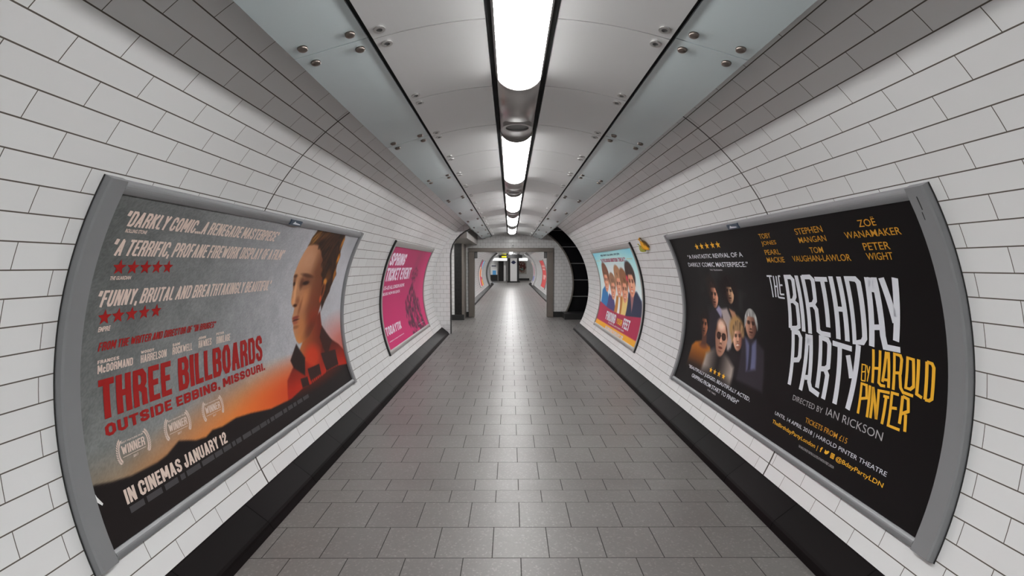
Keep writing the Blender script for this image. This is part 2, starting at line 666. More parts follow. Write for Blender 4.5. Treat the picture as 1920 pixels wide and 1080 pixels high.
LP, LL = 2.70, 1.70
LY0 = 0.70
src = thing('ceiling_light', (0, LY0, HZ), 'long white tube light overhead at the top of the picture, nearest the camera', 'ceiling light', 'tube lights along the ceiling')
V, F = troughvf(LY0, LY0 + LL, 0.116, HB, HZ)
build('housing', V, F, M['housing'], src, smooth=True)
V, F = troughvf(LY0 + 0.02, LY0 + LL - 0.012, 0.1165, HB + 0.003, HZ, 0.50, PI - 0.50, t=0.003)
build('diffuser', V, F, M['lamp'], src, smooth=True)
V, F = halfdisc_vf(LY0 - 0.004, 0.004, 0.1165, HB + 0.004, HZ)
build('end_cap', V, F, M['housing'], src)
V, F = halfdisc_vf(LY0 + LL, 0.004, 0.1165, HB + 0.004, HZ)
build('end_cap', V, F, M['housing'], src)
cov = thing('channel_cover', (0, LY0 + LL, HZ), 'rounded grey metal cover with a dark round vent between the first two tube lights', 'light channel cover', 'covers between the tube lights')
V, F = troughvf(LY0 + LL + 0.006, LY0 + LP - 0.006, 0.112, HB * 0.80, HZ)
build('cover_shell', V, F, M['housing'], cov, smooth=True)
yb = LY0 + LP - 0.315
V, F = disc_vf((0, yb, HZ - HB * 0.80 + 0.018), (0, 0, -1), 0.073, 0.092, 0.028, 32)
bs = build('vent_ring', V, F, M['housing'], cov)
bs['_o'] = cov['_o']
V, F = disc_vf((0, yb, HZ - HB * 0.80 + 0.010), (0, 0, -1), 0, 0.073, 0.012, 32)
build('vent_opening', V, F, mat('vent_dark_grey', disp(72, 72, 74), 0.4), bs)
for k in (-3, -2, -1, 1, 2, 3, 4):
    c = copy_tree(src, (CX, LY0 + LP * k, HZ))
    c['label'] = (f'white tube light in the ceiling channel, {ORD[k]} along from the camera' if k > 0 else
                  'white tube light in the ceiling channel behind the camera')
    if k == 4:
        c['label'] = 'white tube light farthest along the ceiling channel, just before the portal wall'
for k in (-3, -2, -1, 1, 2, 3):
    c = copy_tree(cov, (CX, LY0 + LL + LP * k, HZ))
    c['label'] = (f'rounded grey metal cover between the {ORD[k]} and {ORD[k+1]} tube lights from the camera' if k > 0 else
                  'rounded grey metal cover between the tube lights behind the camera')
for k in range(9):
    c = copy_tree(src, (CX, 15.1 + 2.72 * k, HZ))
    c['label'] = 'white tube light in the ceiling of the far tunnel beyond the portal'
    c['group'] = 'tube lights in the far tunnel'

for o in bpy.data.objects:
    if o.parent is None and (o.name.split('.')[0] in ('metal_panel', 'glass_panel', 'ceiling_light', 'channel_cover', 'ceiling', 'ceiling_far')
                             or (o.name.startswith('trim_') and o.location.x == 0)):
        o.location.x = CX

# ------------------------------------------------------------------ cross passage and portal
def plate(name, pts, y, t, m, uvm=True):
    """polygon in x,z at depth y, thickness t"""
    n = len(pts)
    V = [(x, y, z) for x, z in pts] + [(x, y + t, z) for x, z in pts]
    F = [tuple(range(n)), tuple(range(n, 2 * n))[::-1]] + [(i, n + i, n + (i + 1) % n, (i + 1) % n) for i in range(n)]
    UV = [[(V[i][0] + 20, V[i][2] + 20) for i in f] for f in F[:2]] + [[(V[i][1] + 20, V[i][2] + 20) for i in f] for f in F[2:]]
    me = struct(build(name, V, F, m, uv=UV))
    bm = bmesh.new()
    bm.from_mesh(me.data)
    bmesh.ops.recalc_face_normals(bm, faces=bm.faces)
    bm.to_mesh(me.data)
    bm.free()
    return me


circ = lambda a, r=RW: (r * math.cos(a), AX + r * math.sin(a))
# left jamb: flat tiled return with a rounded head
inner = [(-1.40, 0.0), (-1.40, 1.74), (-1.385, 1.87), (-1.345, 1.99), (-1.28, 2.10), (-1.19, 2.20), (-1.08, 2.28), (-0.96, 2.34)]
outer = [(-circ(a)[0] * 1.03, circ(a)[1]) for a in np.linspace(0.98, -0.56, 16)]
plate('wall_return_left', inner + outer, YL_END, 0.14, M['jtile'])
V, F = [], []
for i, (x, z) in enumerate(inner):
    V += [(x, YL_END - 0.006, z), (x + 0.014, YL_END - 0.006, z - (0.010 if i > 1 else 0)), (x + 0.014, YL_END + 0.146, z - (0.010 if i > 1 else 0)), (x, YL_END + 0.146, z)]
    if i:
        for j in range(4):
            F.append((4 * i - 4 + j, 4 * i - 4 + (j + 1) % 4, 4 * i + (j + 1) % 4, 4 * i + j))
struct(build('trim_9', V, F, M['black']))
# portal wall, right edge follows the tunnel circle
hole = dict(x0=-1.13, x1=1.02, z1=1.93)
plate('wall_portal_left', [(-3.2, 0), (hole['x0'], 0), (hole['x0'], 2.79), (-3.2, 2.79)], YP, 0.12, M['ptile'])
arc = [circ(a) for a in np.linspace(-0.56, PI / 2, 24)]
plate('wall_portal_right', [(hole['x1'], 0)] + [(x, z) for x, z in arc if x > hole['x1'] and z > 0] + [(hole['x1'], circ(math.acos(hole['x1'] / RW))[1])], YP, 0.12, M['ptile'])
plate('wall_portal_top', [(hole['x0'], hole['z1']), (hole['x1'], hole['z1']), (hole['x1'], 2.47), (0.6, 2.69), (0, 2.788), (-0.6, 2.69), (hole['x0'], 2.47)], YP, 0.12, M['ptile'])
plate('wall_recess_right', [(1.15, 0), (3.3, 0), (3.3, 2.8), (1.15, 2.8)], YP + 0.05, 0.06, M['btile'])
for f in bpy.data.objects['wall_recess_right'].data.uv_layers[0].data:
    f.uv[1] = f.uv[1] - 20 - 0.12 + 4.9
# grey edge trim along the arc
V, F = [], []
aa = list(np.linspace(-0.5, 0.98, 30))
for a in aa:
    for y, r in ((YP - 0.02, 1.775), (YP - 0.02, 1.815), (YP + 0.03, 1.815), (YP + 0.03, 1.775)):
        x, z = circ(a, r)
        V.append((x, y, z))
for i in range(len(aa) - 1):
    for j in range(4):
        F.append((4 * i + j, 4 * i + (j + 1) % 4, 4 * (i + 1) + (j + 1) % 4, 4 * (i + 1) + j))
struct(build('trim_5', V, F, M['portal']))
# recess shells
struct(box('wall_recess_end_right', (3.2, 3.3, YR_END - 0.3, YP + 0.1, 0, 2.8), M['btile'], uvplane='yz'))
near = [circ(q, 1.815) for q in np.linspace(-0.57, 1.35, 24)]
plate('wall_recess_near_right', near + [(3.3, near[-1][1]), (3.3, 0)], YR_END - 0.12, 0.12, M['black'])
struct(box('ceiling_recess_right', (1.0, 3.3, YR_END, YP + 0.05, 2.62, 2.72), M['black']))
struct(box('wall_recess_end_left', (-3.3, -3.2, YL_END, YP + 0.1, 0, 2.8), M['ptile'], uvplane='yz'))
plate('wall_recess_near_left', [(-x, z) for x, z in near] + [(-3.3, near[-1][1]), (-3.3, 0)], YL_END + 0.02, 0.10, M['ptile'])
struct(box('ceiling_recess_left', (-3.2, -1.04, YL_END + 0.14, YP, 2.14, 2.40), M['softpaint']))
# left pier with a black tiled band
struct(box('wall_pier_left', (-3.2, -1.633, 13.43, YP, 0, 2.14), M['ptile'], uvplane='xz'))
t = thing('tiled_pilaster', (-1.5, 13.8, 0), 'narrow black tiled pilaster with brown metal edge, left of the portal', 'pilaster')
box('tile_face', (-1.632, -1.424, 13.43, YP - 0.032, 0, 2.138), M['bcol'], t, uvplane='xz')
box('corner_trim', (-1.424, -1.37, 13.43, YP - 0.032, 0, 2.138), M['portal'], t)
box('plinth', (-1.74, -1.36, 13.38, 13.428, 0, 0.15), M['black'], t)
struct(box('baseboard_portal_left', (-1.45, -1.30, YP - 0.03, YP, 0, 0.155), M['black']))
struct(box('baseboard_portal_right', (1.20, 1.56, YP - 0.03, YP, 0, 0.16), M['black']))
struct(box('baseboard_recess_right', (1.47, 3.2, 13.5, YP - 0.031, 0, 0.165), M['black']))

# portal door frame
d = bpy.data.objects.new('door_1', None)
COL.objects.link(d)
d.location = (0, YP, 0)
d['_o'] = (0, YP, 0)
struct(d)
box('door_post', (-1.30, -1.13, YP - 0.05, YP + 0.17, 0, 1.93), M['portal'], d, bevel=0.01)
box('door_post', (1.02, 1.209, YP - 0.05, YP + 0.17, 0, 1.93), M['portal'], d, bevel=0.01)
box('door_lintel', (-1.30, 1.209, YP - 0.05, YP + 0.17, 1.93, 2.045), M['portal'], d, bevel=0.01)
for sx in (-1.085, 0.975):
    tag(box('door_closer', (sx - 0.045, sx + 0.045, YP + 0.06, YP + 0.15, 1.74, 1.93), M['darkgrey'], bevel=0.008, origin=(sx, YP + 0.1, 1.83)),
        'small dark grey box in the upper %s corner of the portal frame' % ('left' if sx < 0 else 'right'), 'door hold-open box')
s = thing('wall_sensor', (0.0, YP - 0.03, 2.13), 'small white sensor centred on the tiles above the portal lintel', 'sensor')
box('sensor_body', (-0.035, 0.035, YP - 0.05, YP, 2.07, 2.19), M['whitepanel'], s, bevel=0.01)
V, F = dome_vf((0, YP - 0.05, 2.11), (0, -1, 0), 0.025, 0.02)
build('sensor_lens', V, F, M['paint'], s, smooth=True)

# lamps of the side passage (left) and others added to brighten the concourse: out of sight, they light those rooms
def tube(name, x0, x1, y0, y1, z, label, power_m, group):
    q = thing(name, ((x0 + x1) / 2, (y0 + y1) / 2, z), label, 'ceiling light', group)
    box('light_body', (x0, x1, y0, y1, z + 0.04, z + 0.09), M['housing'], q)
    box('light_diffuser', (x0 + 0.01, x1 - 0.01, y0 + 0.01, y1 - 0.01, z, z + 0.04), power_m, q)
    return q


tube('passage_light', -3.0, -1.9, 11.6, 11.75, 2.05, 'white tube light on the soffit of the left side passage', M['lamp_soft'], None)
for i, y in enumerate((41.3, 45.6)):
    for x in (-2.6, 2.6):
        tube('added_concourse_light', x - 0.9, x + 0.9, y - 0.1, y + 0.1, 2.91, 'unseen white tube light added to brighten the concourse beyond the far tunnel', M['lamp_soft'], 'added unseen concourse lights')

# dark ring in the far tunnel
for side, nm in (('L', 'trim_6'), ('R', 'trim_7')):
    V, F = [], []
    aa = list(np.linspace(-0.52, PI / 2, 40))
    for a in aa:
        for y, r in ((33.9, 1.69), (33.9, 1.79), (34.7, 1.79), (34.7, 1.69)):
            V.append(arcpt(side, y, a, r))
    for i in range(len(aa) - 1):
        for j in range(4):
            F.append((4 * i + j, 4 * i + (j + 1) % 4, 4 * (i + 1) + (j + 1) % 4, 4 * (i + 1) + j))
    struct(build(nm, V, F, M['darkgrey'] if side == 'L' else M['paint']))

# ------------------------------------------------------------------ concourse beyond the far tunnel
for sg, nm in ((-1, 'wall_concourse_front_left'), (1, 'wall_concourse_front_right')):
    pts = [(sg * circ(a)[0], circ(a)[1]) for a in np.linspace(-0.56, PI / 2, 24)] + [(0, 3.1), (sg * 6.1, 3.1), (sg * 6.1, 0), (sg * 1.53, 0)]
    plate(nm, pts, Y2, 0.1, M['ptile'])
plate('wall_back', [(-6.2, 0), (6.2, 0), (6.2, 3.1), (-6.2, 3.1)], 50.0, 0.1, M['ptile'])
struct(box('wall_concourse_left', (-6.2, -6.1, Y2 + 0.1, 50, 0, 3.1), M['paint']))
struct(box('wall_concourse_right', (6.1, 6.2, Y2 + 0.1, 50, 0, 3.1), M['paint']))
struct(box('ceiling_concourse', (-6.1, 6.1, Y2 + 0.1, 50, 3.0, 3.1), M['paint']))
struct(box('baseboard_back', (0.66, 1.9, 49.9, 50.0, 0, 0.22), M['black']))
c = thing('column', (0.2, 43.9, 0), 'white square column with black sides at the far end of the tunnels', 'column')
box('column_face', (-0.08, 0.53, 43.6, 43.66, 0.12, 2.98), M['whitepanel'], c)
box('column_core', (-0.27, 0.72, 43.66, 44.4, 0.0, 2.98), M['black'], c)
box('column_plinth', (-0.35, 0.80, 43.5, 43.655, 0.0, 0.12), M['black'], c)
r_ = thing('column_sign', (0.22, 43.58, 1.83), 'navy round sign high on the white face of the far column', 'sign')
V, F = disc_vf((0.22, 43.598, 1.83), (0, -1, 0), 0.10, 0.16, 0.02, 24)
build('sign_ring', V, F, M['navy'], r_)
box('sign_bar', (0.0, 0.44, 43.572, 43.598, 1.79, 1.87), M['navy'], r_)
for x0, x1, lb in ((-2.0, -0.40, 'left'), (0.66, 1.60, 'right')):
    st = thing('strip_light', ((x0 + x1) / 2, 47.0, 2.15), f'bright white light strip under the far ceiling, {lb} of the far column', 'strip light', 'light strips at the far end')
    box('strip_diffuser', (x0, x1, 46.9, 47.0, 2.02, 2.26), M['strip'], st)
    box('strip_housing', (x0, x1, 47.0, 47.15, 1.98, 2.999), M['darkgrey'], st)
nb = thing('notice_board', (-1.7, 48.0, 0), 'white notice board with a blue panel, left of the far column', 'notice board')
box('board_sheet', (-2.05, -1.36, 48.0, 48.05, 0.62, 2.0), M['whitepanel'], nb)
box('board_heading', (-1.95, -1.50, 47.99, 48.0, 1.45, 1.55), M['navy'], nb)
box('board_panel', (-1.85, -1.50, 47.985, 48.0, 0.62, 1.05), M['blue'], nb)
box('board_base', (-2.05, -1.36, 47.95, 48.05, 0.0, 0.62), M['black'], nb)
bp_ = thing('tiled_pillar', (-0.95, 47.8, 0), 'tall black tiled pillar between the notice board and the far column', 'pillar')
box('pillar_shaft', (-1.24, -0.73, 47.6, 48.1, 0, 2.99), M['bcol'], bp_, uvplane='xz')
box('pillar_edge', (-0.73, -0.52, 47.6, 48.1, 0, 2.99), M['paint'], bp_)
sg_ = thing('hanging_sign', (-0.3, 36.0, 2.3), 'dark hanging direction sign with yellow lettering and painted white reflections in the far tunnel', 'hanging sign')
box('sign_board', (-0.92, 0.82, 36.0, 36.06, 2.08, 2.56), M['black'], sg_, bevel=0.01)
box('yellow_lettering', (-0.84, -0.38, 35.99, 36.0, 2.36, 2.53), M['sign_yellow'], sg_)
box('yellow_lettering', (-0.72, -0.36, 35.99, 36.0, 2.13, 2.25), M['sign_yellow'], sg_)
box('white_reflection', (-0.22, -0.04, 35.99, 36.0, 2.36, 2.52), M['whitepanel'], sg_)  # white patches painted for the pale reflections on the dark board
box('white_reflection', (0.08, 0.44, 35.99, 36.0, 2.38, 2.50), M['whitepanel'], sg_)
for x in (-0.7, 0.6):
    box('hanger_rod', (x - 0.01, x + 0.01, 36.02, 36.04, 2.56, 2.72 if abs(x) > 0.5 else 2.7), M['black'], sg_)

# ------------------------------------------------------------------ wall behind the camera
plate('wall_rear', [(-1.9, -0.05), (1.9, -0.05), (1.9, 2.85), (-1.9, 2.85)], Y0 - 0.1, 0.1, M['ptile'])


# ------------------------------------------------------------------ framed posters
class Wallspace:
    """s runs along the wall as the reader reads, h up the wall from the frame's foot, k = height off the tiles"""
    def __init__(self, side, y_ref):
        self.side, self.y = side, y_ref
        self.dir = 1 if side == 'L' else -1

    def p(self, s, h, k=0.0):
        return arcpt(self.side, self.y + self.dir * s, courseth(self.side, 20 - h / 0.1), RW - k)


def curved_bar(W, s0, s1, h0, h1, k0, k1, chamfer=0.006):
    n = max(1, int(math.ceil((h1 - h0) / 0.06)))
    c = min(chamfer, (s1 - s0) / 3)
    prof = [(s0, k0), (s0, k1 - c), (s0 + c, k1), (s1 - c, k1), (s1, k1 - c), (s1, k0)]
    V, F = [], []
    m = len(prof)
    for i in range(n + 1):
        h = h0 + (h1 - h0) * i / n
        for s, k in prof:
            V.append(W.p(s, h, k))
    for i in range(n):
        for j in range(m):
            F.append((i * m + j, i * m + (j + 1) % m, (i + 1) * m + (j + 1) % m, (i + 1) * m + j))
    F.append(tuple(range(m))[::-1])
    F.append(tuple(n * m + j for j in range(m)))
    return V, F


def fixn(o):
    bm = bmesh.new()
    bm.from_mesh(o.data)
    bmesh.ops.recalc_face_normals(bm, faces=bm.faces)
    bm.to_mesh(o.data)
    bm.free()
    return o


def rail_bar(W, s0, s1, h0, h1, k0, k1):
    """rail with a rounded front, running along the wall"""
    n = 6
    pr = [(h0, k0)] + [(h0 + (h1 - h0) * i / n, k0 + (k1 - k0) * (0.72 + 0.28 * math.sin(PI * i / n))) for i in range(n + 1)] + [(h1, k0)]
    V = [W.p(s, h, k) for s in (s0, s1) for h, k in pr]
    m = len(pr)
    F = [(j, (j + 1) % m, m + (j + 1) % m, m + j) for j in range(m)] + [tuple(range(m))[::-1], tuple(range(m, 2 * m))]
    return V, F


def sheet(W, parent, s0, s1, h0, h1, ns, nh, fn, k=0.012):
    S, H = np.meshgrid(np.linspace(s0, s1, ns), np.linspace(h0, h1, nh))
    img = fn(S, H)
    rgb = np.clip(s2l(np.clip(img, 0, 255) / 255.0) * 1.5, 0, 0.9)
    th = TH[W.side] - PT * (20 - H / 0.1)
    r = RW - k
    x = r * np.cos(th) * (-1 if W.side == 'L' else 1)
    P = np.stack([x, W.y + W.dir * S, AX + r * np.sin(th)], -1).reshape(-1, 3)
    P = P - np.array(parent['_o'])
    me = bpy.data.meshes.new('poster_sheet')
    idx = np.arange(ns * nh).reshape(nh, ns)
    q = np.stack([idx[:-1, :-1], idx[:-1, 1:], idx[1:, 1:], idx[1:, :-1]], -1).reshape(-1, 4)
    me.vertices.add(len(P))
    me.vertices.foreach_set('co', P.astype(np.float32).ravel())
    me.loops.add(q.size)
    me.loops.foreach_set('vertex_index', q.ravel().astype(np.int32))
    me.polygons.add(len(q))
    me.polygons.foreach_set('loop_start', np.arange(0, q.size, 4, dtype=np.int32))
    me.polygons.foreach_set('use_smooth', np.ones(len(q), dtype=bool))
    me.update(calc_edges=True)
    ca = me.color_attributes.new('Print', 'FLOAT_COLOR', 'POINT')
    rgba = np.concatenate([rgb.reshape(-1, 3), np.ones((len(P), 1))], 1)
    ca.data.foreach_set('color', rgba.astype(np.float32).ravel())
    me.materials.append(M['print'])
    return link('poster_sheet', me, parent)


def bend(o_name, W, parent, pieces, m, k=0.0135):
    """flat 2D pieces (verts, faces in s,h) cut into short strips and laid on the curved sheet"""
    bm = bmesh.new()
    for pc in pieces:
        V, F = pc[0], pc[1]
        dk = pc[2] if len(pc) > 2 else 0.0
        vs = [bm.verts.new((v[0], v[1], dk)) for v in V]
        for f in F:
            try:
                bm.faces.new([vs[i] for i in f])
            except ValueError:
                pass
    hs = [v.co.y for v in bm.verts]
    st = 0.035
    h = math.floor(min(hs) / st) * st + st
    while h < max(hs):
        bmesh.ops.bisect_plane(bm, geom=bm.verts[:] + bm.edges[:] + bm.faces[:], plane_co=(0, h, 0), plane_no=(0, 1, 0))
        h += st
    off = Vector(parent['_o'])
    for v in bm.verts:
        v.co = Vector(W.p(v.co.x, v.co.y, k + v.co.z)) - off
    me = bpy.data.meshes.new(o_name)
    bm.to_mesh(me)
    bm.free()
    me.materials.append(m)
    return link(o_name, me, parent)


_tc = {}


def text_piece(body, s0, s1, h0, h1, bold=0.0, shear=0.0, space=1.0):
    """letter outlines fitted to a box on the poster"""
    key = (body, bold, shear, space)
    if key not in _tc:
        cu = bpy.data.curves.new('lettering_outline', 'FONT')
        cu.body = body
        cu.offset = bold
        cu.shear = shear
        cu.space_character = space
        cu.resolution_u = 3
        cu.fill_mode = 'FRONT'
        ob = bpy.data.objects.new('lettering_outline', cu)
        COL.objects.link(ob)
        dg = bpy.context.evaluated_depsgraph_get()
        me = bpy.data.meshes.new_from_object(ob.evaluated_get(dg))
        V = [(v.co.x, v.co.y) for v in me.vertices]
        F = [tuple(p.vertices) for p in me.polygons]
        bpy.data.objects.remove(ob)
        bpy.data.curves.remove(cu)
        bpy.data.meshes.remove(me)
        _tc[key] = (V, F)
    V, F = _tc[key]
    xs = [v[0] for v in V]
    ys = [v[1] for v in V]
    ax, bx, ay, by = min(xs), max(xs), min(ys), max(ys)
    return [(s0 + (x - ax) / (bx - ax) * (s1 - s0), h0 + (y - ay) / (by - ay) * (h1 - h0)) for x, y in V], F


def star_piece(cx, cy, r, sx=1.0):
    V = []
    for i in range(10):
        a = PI / 2 + i * PI / 5
        rr = r if i % 2 == 0 else r * 0.42
        V.append((cx + rr * math.cos(a) * sx, cy + rr * math.sin(a)))
    V.append((cx, cy))
    return V, [(10, i, (i + 1) % 10) for i in range(10)]


def rect_piece(s0, s1, h0, h1):
    return [(s0, h0), (s1, h0), (s1, h1), (s0, h1)], [(0, 1, 2, 3)]


def stroke_pieces(lines, wv, wh):
    """drawn letters: each stroke a ribbon, wider on uprights (wv) than on arms (wh)"""
    out = []
    cut = []
    for ln in lines:                       # acute corners are made of two ribbons
        cur = [ln[0]]
        for i in range(1, len(ln)):
            cur.append(ln[i])
            if i < len(ln) - 1:
                d0 = (Vector(ln[i]) - Vector(ln[i - 1])).normalized()
                d1 = (Vector(ln[i + 1]) - Vector(ln[i])).normalized()
                if d0.dot(d1) < -0.05:
                    cut.append(cur)
                    cur = [ln[i]]
        cut.append(cur)
    for ln in cut:
        P = [Vector((a, b)) for a, b in ln]
        closed = (P[0] - P[-1]).length < 1e-4
        if closed:
            P = P[:-1]
        n = len(P)
        Ls, Rs = [], []
        for i in range(n):
            if closed:
                d0, d1 = (P[i] - P[i - 1]).normalized(), (P[(i + 1) % n] - P[i]).normalized()
            else:
                d0 = (P[i] - P[i - 1]).normalized() if i else (P[1] - P[0]).normalized()
                d1 = (P[i + 1] - P[i]).normalized() if i < n - 1 else d0
            def wn(d):
                nn = Vector((-d.y, d.x))
                return nn * (0.5 * math.hypot(nn.x * wv, nn.y * wh))
            a, b = wn(d0), wn(d1)
            t = a + b
            mm = t / 2
            cs = max(0.55, (a.normalized().dot(b.normalized()) + 1) / 2)
            mm = mm / cs
            Ls.append(P[i] + mm)
            Rs.append(P[i] - mm)
        V = [tuple(v) for v in Ls] + [tuple(v) for v in Rs]
        m = n if closed else n - 1
        out.append((V, [(i, (i + 1) % n, n + (i + 1) % n, n + i) for i in range(m)]))
    return out


O_ = [(0, .2), (.3, 0), (.7, 0), (1, .2), (1, .8), (.7, 1), (.3, 1), (0, .8), (0, .2)]
GLYPH = {
    'A': (1.05, [[(0, 0), (.42, 1), (.58, 1), (1, 0)], [(.2, .28), (.8, .28)]]),
    'B': (1, [[(0, 0), (0, 1), (.75, 1), (1, .87), (1, .67), (.75, .53), (0, .53)], [(.75, .53), (1, .4), (1, .14), (.75, 0), (0, 0)]]),
    'C': (1, [[(1, .74), (1, .87), (.72, 1), (.28, 1), (0, .85), (0, .15), (.28, 0), (.72, 0), (1, .13), (1, .26)]]),
    'D': (1, [[(0, 0), (0, 1), (.7, 1), (1, .85), (1, .15), (.7, 0), (0, 0)]]),
    'E': (.86, [[(1, 1), (0, 1), (0, 0), (1, 0)], [(0, .52), (.8, .52)]]),
    'F': (.84, [[(1, 1), (0, 1), (0, 0)], [(0, .5), (.8, .5)]]),
    'G': (1, [[(1, .76), (1, .87), (.72, 1), (.28, 1), (0, .85), (0, .15), (.28, 0), (.72, 0), (1, .15), (1, .45), (.6, .45)]]),
    'H': (1, [[(0, 0), (0, 1)], [(1, 0), (1, 1)], [(0, .52), (1, .52)]]),
    'I': (.36, [[(.5, 0), (.5, 1)]]),
    'J': (.85, [[(1, 1), (1, .15), (.7, 0), (.3, 0), (0, .15), (0, .3)]]),
    'K': (1, [[(0, 0), (0, 1)], [(.95, 1), (.12, .46)], [(.38, .6), (1, 0)]]),
    'L': (.82, [[(0, 1), (0, 0), (1, 0)]]),
    'M': (1.35, [[(0, 0), (0, 1)], [(1, 0), (1, 1)], [(.08, 1), (.5, .18), (.92, 1)]]),
    'N': (1.05, [[(0, 0), (0, 1)], [(1, 0), (1, 1)], [(.08, 1), (.92, 0)]]),
    'O': (1, [O_]),
    'P': (.98, [[(0, 0), (0, 1), (.72, 1), (1, .86), (1, .6), (.72, .45), (0, .45)]]),
    'Q': (1, [O_, [(.6, .25), (1, -.02)]]),
    'R': (1, [[(0, 0), (0, 1), (.72, 1), (1, .86), (1, .64), (.72, .5), (0, .5)], [(.62, .5), (1, .36), (1, 0)]]),
    'S': (1, [[(1, .80), (.97, .89), (.72, 1), (.28, 1), (0, .87), (0, .70), (.14, .60), (.86, .40), (1, .30), (1, .13), (.72, 0), (.28, 0), (.03, .11), (0, .20)]]),
    'T': (.95, [[(0, 1), (1, 1)], [(.5, 1), (.5, 0)]]),
    'U': (1, [[(0, 1), (0, .16), (.28, 0), (.72, 0), (1, .16), (1, 1)]]),
    'V': (1.02, [[(0, 1), (.44, 0), (.56, 0), (1, 1)]]),
    'W': (1.45, [[(0, 1), (.24, 0), (.5, .85), (.76, 0), (1, 1)]]),
    'X': (1, [[(0, 0), (1, 1)], [(0, 1), (1, 0)]]),
    'Y': (1, [[(0, 1), (.5, .45), (1, 1)], [(.5, .5), (.5, 0)]]),
    'Z': (.95, [[(0, 1), (1, 1), (0, 0), (1, 0)]]),
    '1': (.55, [[(0, .82), (.7, 1), (.7, 0)]]),
    '2': (.95, [[(0, .7), (0, .86), (.28, 1), (.72, 1), (1, .86), (1, .64), (0, .12), (0, 0), (1, 0)]]),
    '3': (.95, [[(0, .86), (.28, 1), (.72, 1), (1, .86), (1, .64), (.72, .53), (.4, .53)], [(.72, .53), (1, .4), (1, .14), (.72, 0), (.28, 0), (0, .14)]]),
    '5': (.95, [[(1, 1), (0, 1), (0, .55), (.7, .6), (1, .45), (1, .15), (.7, 0), (.28, 0), (0, .14)]]),
    '.': (.3, [[(.5, 0), (.5, .03)]]),
    ',': (.3, [[(.55, .04), (.35, -.13)]]),
    "'": (.3, [[(.6, 1), (.45, .82)]]),
    '“': (.62, [[(.3, .98), (.1, .78)], [(.9, .98), (.7, .78)]]),
    '”': (.62, [[(.3, .98), (.1, .78)], [(.9, .98), (.7, .78)]]),
    '"': (.62, [[(.3, .98), (.1, .78)], [(.9, .98), (.7, .78)]]),
    '-': (.6, [[(.1, .45), (.9, .45)]]),
    '£': (.95, [[(1, .8), (.8, 1), (.4, 1), (.2, .85), (.2, 0)], [(0, 0), (1, 0)], [(0, .48), (.7, .48)]]),
    'c': (.85, [[(1, .50), (.72, .62), (.28, .62), (0, .48), (0, .14), (.28, 0), (.72, 0), (1, .12)]]),
}


def block_text(body, s0, s1, h0, h1, weight=0.36, slant=0.0, gap=0.14, space=0.42, wmax=0.2):
    """condensed block capitals drawn as strokes, filling the box"""
    H = h1 - h0
    tot = 0.0
    for i, ch in enumerate(body):
        tot += space if ch == ' ' else GLYPH[ch][0] + gap
    tot -= gap
    u = (s1 - s0 - abs(slant) * H) / tot
    sv = weight * u
    sh = min(sv * 0.86, wmax * H)
    out = []
    x = s0
    lay = 0
    for ch in body:
        if ch == ' ':
            x += space * u
            continue
        wg, st = GLYPH[ch]
        w_ = wg * u
        lines = []
        for ln in st:
            P = [[x + sv / 2 + a * max(w_ - sv, 0), h0 + sh / 2 + b * (H - sh)] for a, b in ln]
            if wg < 0.5 and ch == 'I':
                P = [[x + w_ / 2, p[1]] for p in P]
            if P[0] != P[-1]:
                for e, q in ((0, 1), (-1, -2)):
                    dx, dy = P[e][0] - P[q][0], P[e][1] - P[q][1]
                    l = math.hypot(dx, dy) or 1
                    P[e][0] += dx / l * sv / 2 * (abs(dx) / l)
                    P[e][1] += dy / l * sh / 2 * (abs(dy) / l)
            lines.append([(a + slant * (b - h0), b) for a, b in P])
        for V, F in stroke_pieces(lines, sv, sh):
            out.append((V, F, 0.00008 * (lay % 3)))
            lay += 1
        x += (wg + gap) * u
    return out


def block(W, t, name, rows, m, **kw):
    for body, q0, q1, h0, h1 in rows:
        bend(name, W, t, block_text(body, q0, q1, h0, h1, **kw), m)


# --- painting helpers for the printed pictures
def mixc(img, mask, col):
    mask = np.clip(mask, 0, 1)[..., None]
    return img * (1 - mask) + np.asarray(col, float) * mask


def gradc(t, c0, c1):
    t = np.clip(t, 0, 1)[..., None]
    return np.asarray(c0, float) * (1 - t) + np.asarray(c1, float) * t


def ell(S, H, cx, cy, a, b, soft=0.12, rot=0.0):
    x, y = S - cx, H - cy
    if rot:
        c, s = math.cos(rot), math.sin(rot)
        x, y = c * x + s * y, -s * x + c * y
    d = np.sqrt((x / a) ** 2 + (y / b) ** 2)
    return np.clip((1 - d) / soft + 0.5, 0, 1)


def poly(S, H, pts, soft=0.01):
    inside = np.zeros(S.shape, bool)
    dist = np.full(S.shape, 1e9)
    n = len(pts)
    for i in range(n):
        x0, y0 = pts[i]
        x1, y1 = pts[(i + 1) % n]
        if y0 != y1:
            c = ((y0 > H) != (y1 > H)) & (S < (x1 - x0) * (H - y0) / (y1 - y0) + x0)
            inside ^= c
        dx, dy = x1 - x0, y1 - y0
        t = np.clip(((S - x0) * dx + (H - y0) * dy) / (dx * dx + dy * dy + 1e-12), 0, 1)
        dist = np.minimum(dist, np.hypot(S - x0 - t * dx, H - y0 - t * dy))
    sd = np.where(inside, dist, -dist)
    return np.clip(sd / soft + 0.5, 0, 1)


_rng = np.random.RandomState(3)


